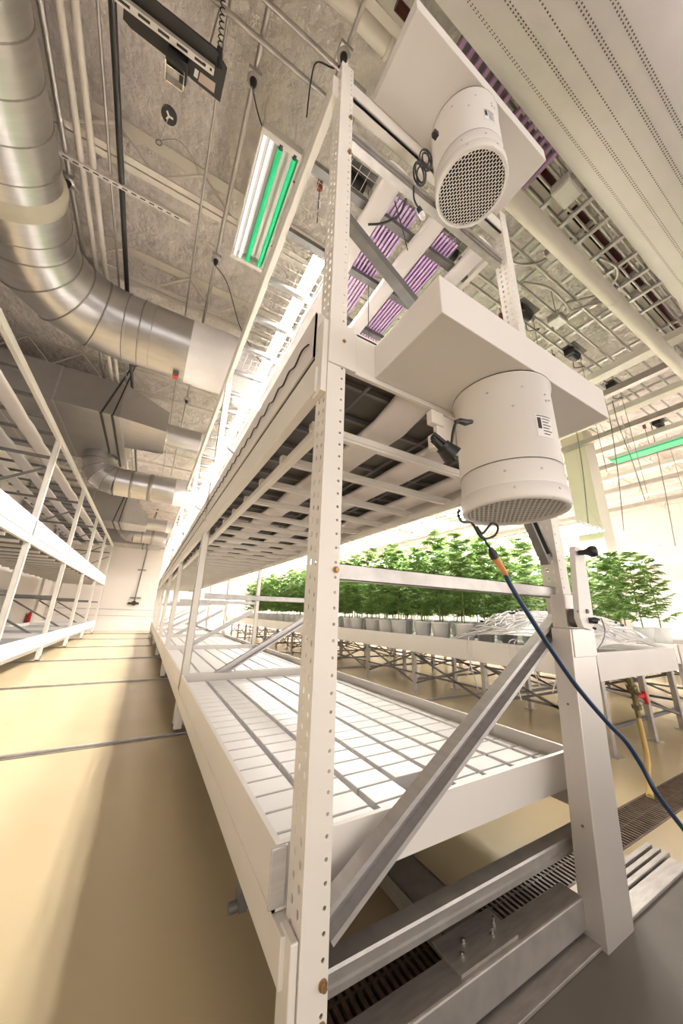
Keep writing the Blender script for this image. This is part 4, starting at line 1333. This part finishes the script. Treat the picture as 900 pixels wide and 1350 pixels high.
# green bar on the right and other overhead kit
t = thing('tube_light', (8.4, 2.1, 4.5), 'long green tube light over the far right benches', 'light')
m = MB(); m.box(8.25, 8.55, -.5, 2.75, 4.53, 4.6); m.build('housing', 'enamel', t)
for y in (0, 2.4): MB().tube([(8.4, y, 4.6), (8.4, y, ZC)], .005, 6).build('hanger_rod', 'wire', t)
m = MB(); m.box(8.26, 8.54, -.5, 2.73, 4.50, 4.53); m.build('green_tube', 'greentube', t)
o = MB().box(8.58, 9.1, 3.25, 3.75, 0, ZC).build('column', 'column', None, .01); tag(o, 'cream square building column in the bright right background', 'column')
# ceiling beams along y over the right side
for k, (dg, w) in enumerate(((33.0, .10), (30.4, .06), (27.6, .10), (25.3, .06), (23.3, .08), (21.0, .05), (19.4, .1), (17.6, .06), (16.2, .1), (15.0, .06))):
    z = 5.2 - (0 if dg > 17 else .2); x = (z - 1.17) / math.tan(math.radians(dg)); 
    o = MB().box(x - w, x + w, .2, 19, z, z + .12).build('ceiling_rail', 'conduit' if k % 2 else 'paint'); tag(o, 'pale overhead rail running away over the right benches, %s from the rack' % ORD[k], 'rail', 'overhead rails on the right')
# hanging cords on the right
for k, (u0, u1, v1) in enumerate(((805, 822, 700), (815, 850, 660), (858, 890, 720), (758, 775, 690))):
    a = at(u0, 560, 1, 2.2); b = at(u1, v1, 1, 2.2)
    mid = a.lerp(b, .5) + Vector((.05, 0, .02))
    o = MB().tube(smooth_path([Vector((a.x, 2.2, 5.4)), a, mid, b]), .007, 6).build('hanging_cord', 'galvdark'); tag(o, 'thin dark cord hanging from the right ceiling, %s from the left' % ORD[(1, 2, 3, 0)[k]], 'cord', 'hanging cords on the right')

# junction boxes and bent conduits on the right ceiling
for k, (u, v, mt, sz, lab) in enumerate(((747, 256, 'paper', .13, 'white junction box by the red pipes at upper right'), (728, 338, 'galv', .07, 'small grey junction box left of the thick white pipe'), (735, 425, 'galv', .12, 'grey junction box with two bent conduits above the second winch'))):
    p = at(u, v, 2, 5.40)
    t = thing('junction_box', p, lab, 'box')
    m = MB(); m.box(p.x - sz, p.x + sz, p.y - sz * .7, p.y + sz * .7, 5.40, 5.508); m.build('box_body', mt, t, .006)
    m = MB(); m.box(p.x - sz * .9, p.x + sz * .9, p.y - sz * .6, p.y + sz * .6, 5.392, 5.401); m.build('cover', mt, t, .002)
    MB().tube([(p.x, p.y, 5.5), (p.x, p.y, ZC)], .006, 6).build('hanger_rod', 'conduit', t)
for k, (pts, lab) in enumerate(((((660, 318), (676, 345), (702, 348), (728, 338)), 'bent flexible conduit looping left of the thick white pipe'),
        (((735, 420), (742, 402), (762, 396), (792, 388)), 'bent grey conduit curving up to the thick white pipe, rear'),
        (((742, 428), (752, 412), (772, 404), (803, 396)), 'bent grey conduit curving up to the thick white pipe, front'),
        (((790, 340), (812, 352), (812, 368), (795, 382)), 'bent grey conduit with a tight turn right of the thick white pipe'),
        (((690, 372), (720, 378), (738, 392), (752, 410)), 'thin conduit bending towards the second winch motor'))):
    o = MB().tube(smooth_path([at(a, b, 2, 5.46) for a, b in pts]), .016, 8).build('bent_conduit', 'conduit'); tag(o, lab, 'conduit')
# cords across the top deck
o = MB().tube(smooth_path([at(a, b, 2, 3.93) for a, b in ((485, 296), (505, 294), (525, 284), (533, 268), (535, 262))]), .008, 6).build('loose_cable', 'black')
tag(o, 'black curved cord hanging under the top wire deck', 'cord')
o = MB().tube(smooth_path([at(a, b, 2, 3.93) for a, b in ((520, 265), (524, 280), (531, 305), (537, 330))]), .004, 6).build('loose_cable', 'black')
tag(o, 'thin straight black cord dropping below the top deck', 'cord')
# ------------------------------------------------------------------ world: added fill light for the unseen hall behind the camera, brightest near the horizon
w = bpy.data.worlds.new('world'); SC.world = w; w.use_nodes = True
n = w.node_tree.nodes; l = w.node_tree.links
bg = n['Background']
tc = n.new('ShaderNodeTexCoord'); sp = n.new('ShaderNodeSeparateXYZ'); l.new(tc.outputs['Generated'], sp.inputs[0])
cr = n.new('ShaderNodeValToRGB'); mr = n.new('ShaderNodeMapRange')
mr.inputs['From Min'].default_value = -1; mr.inputs['From Max'].default_value = 1
l.new(sp.outputs['Z'], mr.inputs['Value']); l.new(mr.outputs[0], cr.inputs[0])
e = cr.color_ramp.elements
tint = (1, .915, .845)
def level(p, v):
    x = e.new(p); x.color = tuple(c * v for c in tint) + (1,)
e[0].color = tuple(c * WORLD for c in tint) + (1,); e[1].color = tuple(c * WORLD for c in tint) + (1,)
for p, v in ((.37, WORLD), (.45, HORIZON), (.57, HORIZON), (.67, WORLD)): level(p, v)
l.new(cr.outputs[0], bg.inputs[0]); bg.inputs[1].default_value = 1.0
vs = SC.view_settings
vs.view_transform = 'Standard'; vs.look = 'None'; vs.gamma = 1; vs.use_curve_mapping = False; vs.exposure = EXPO
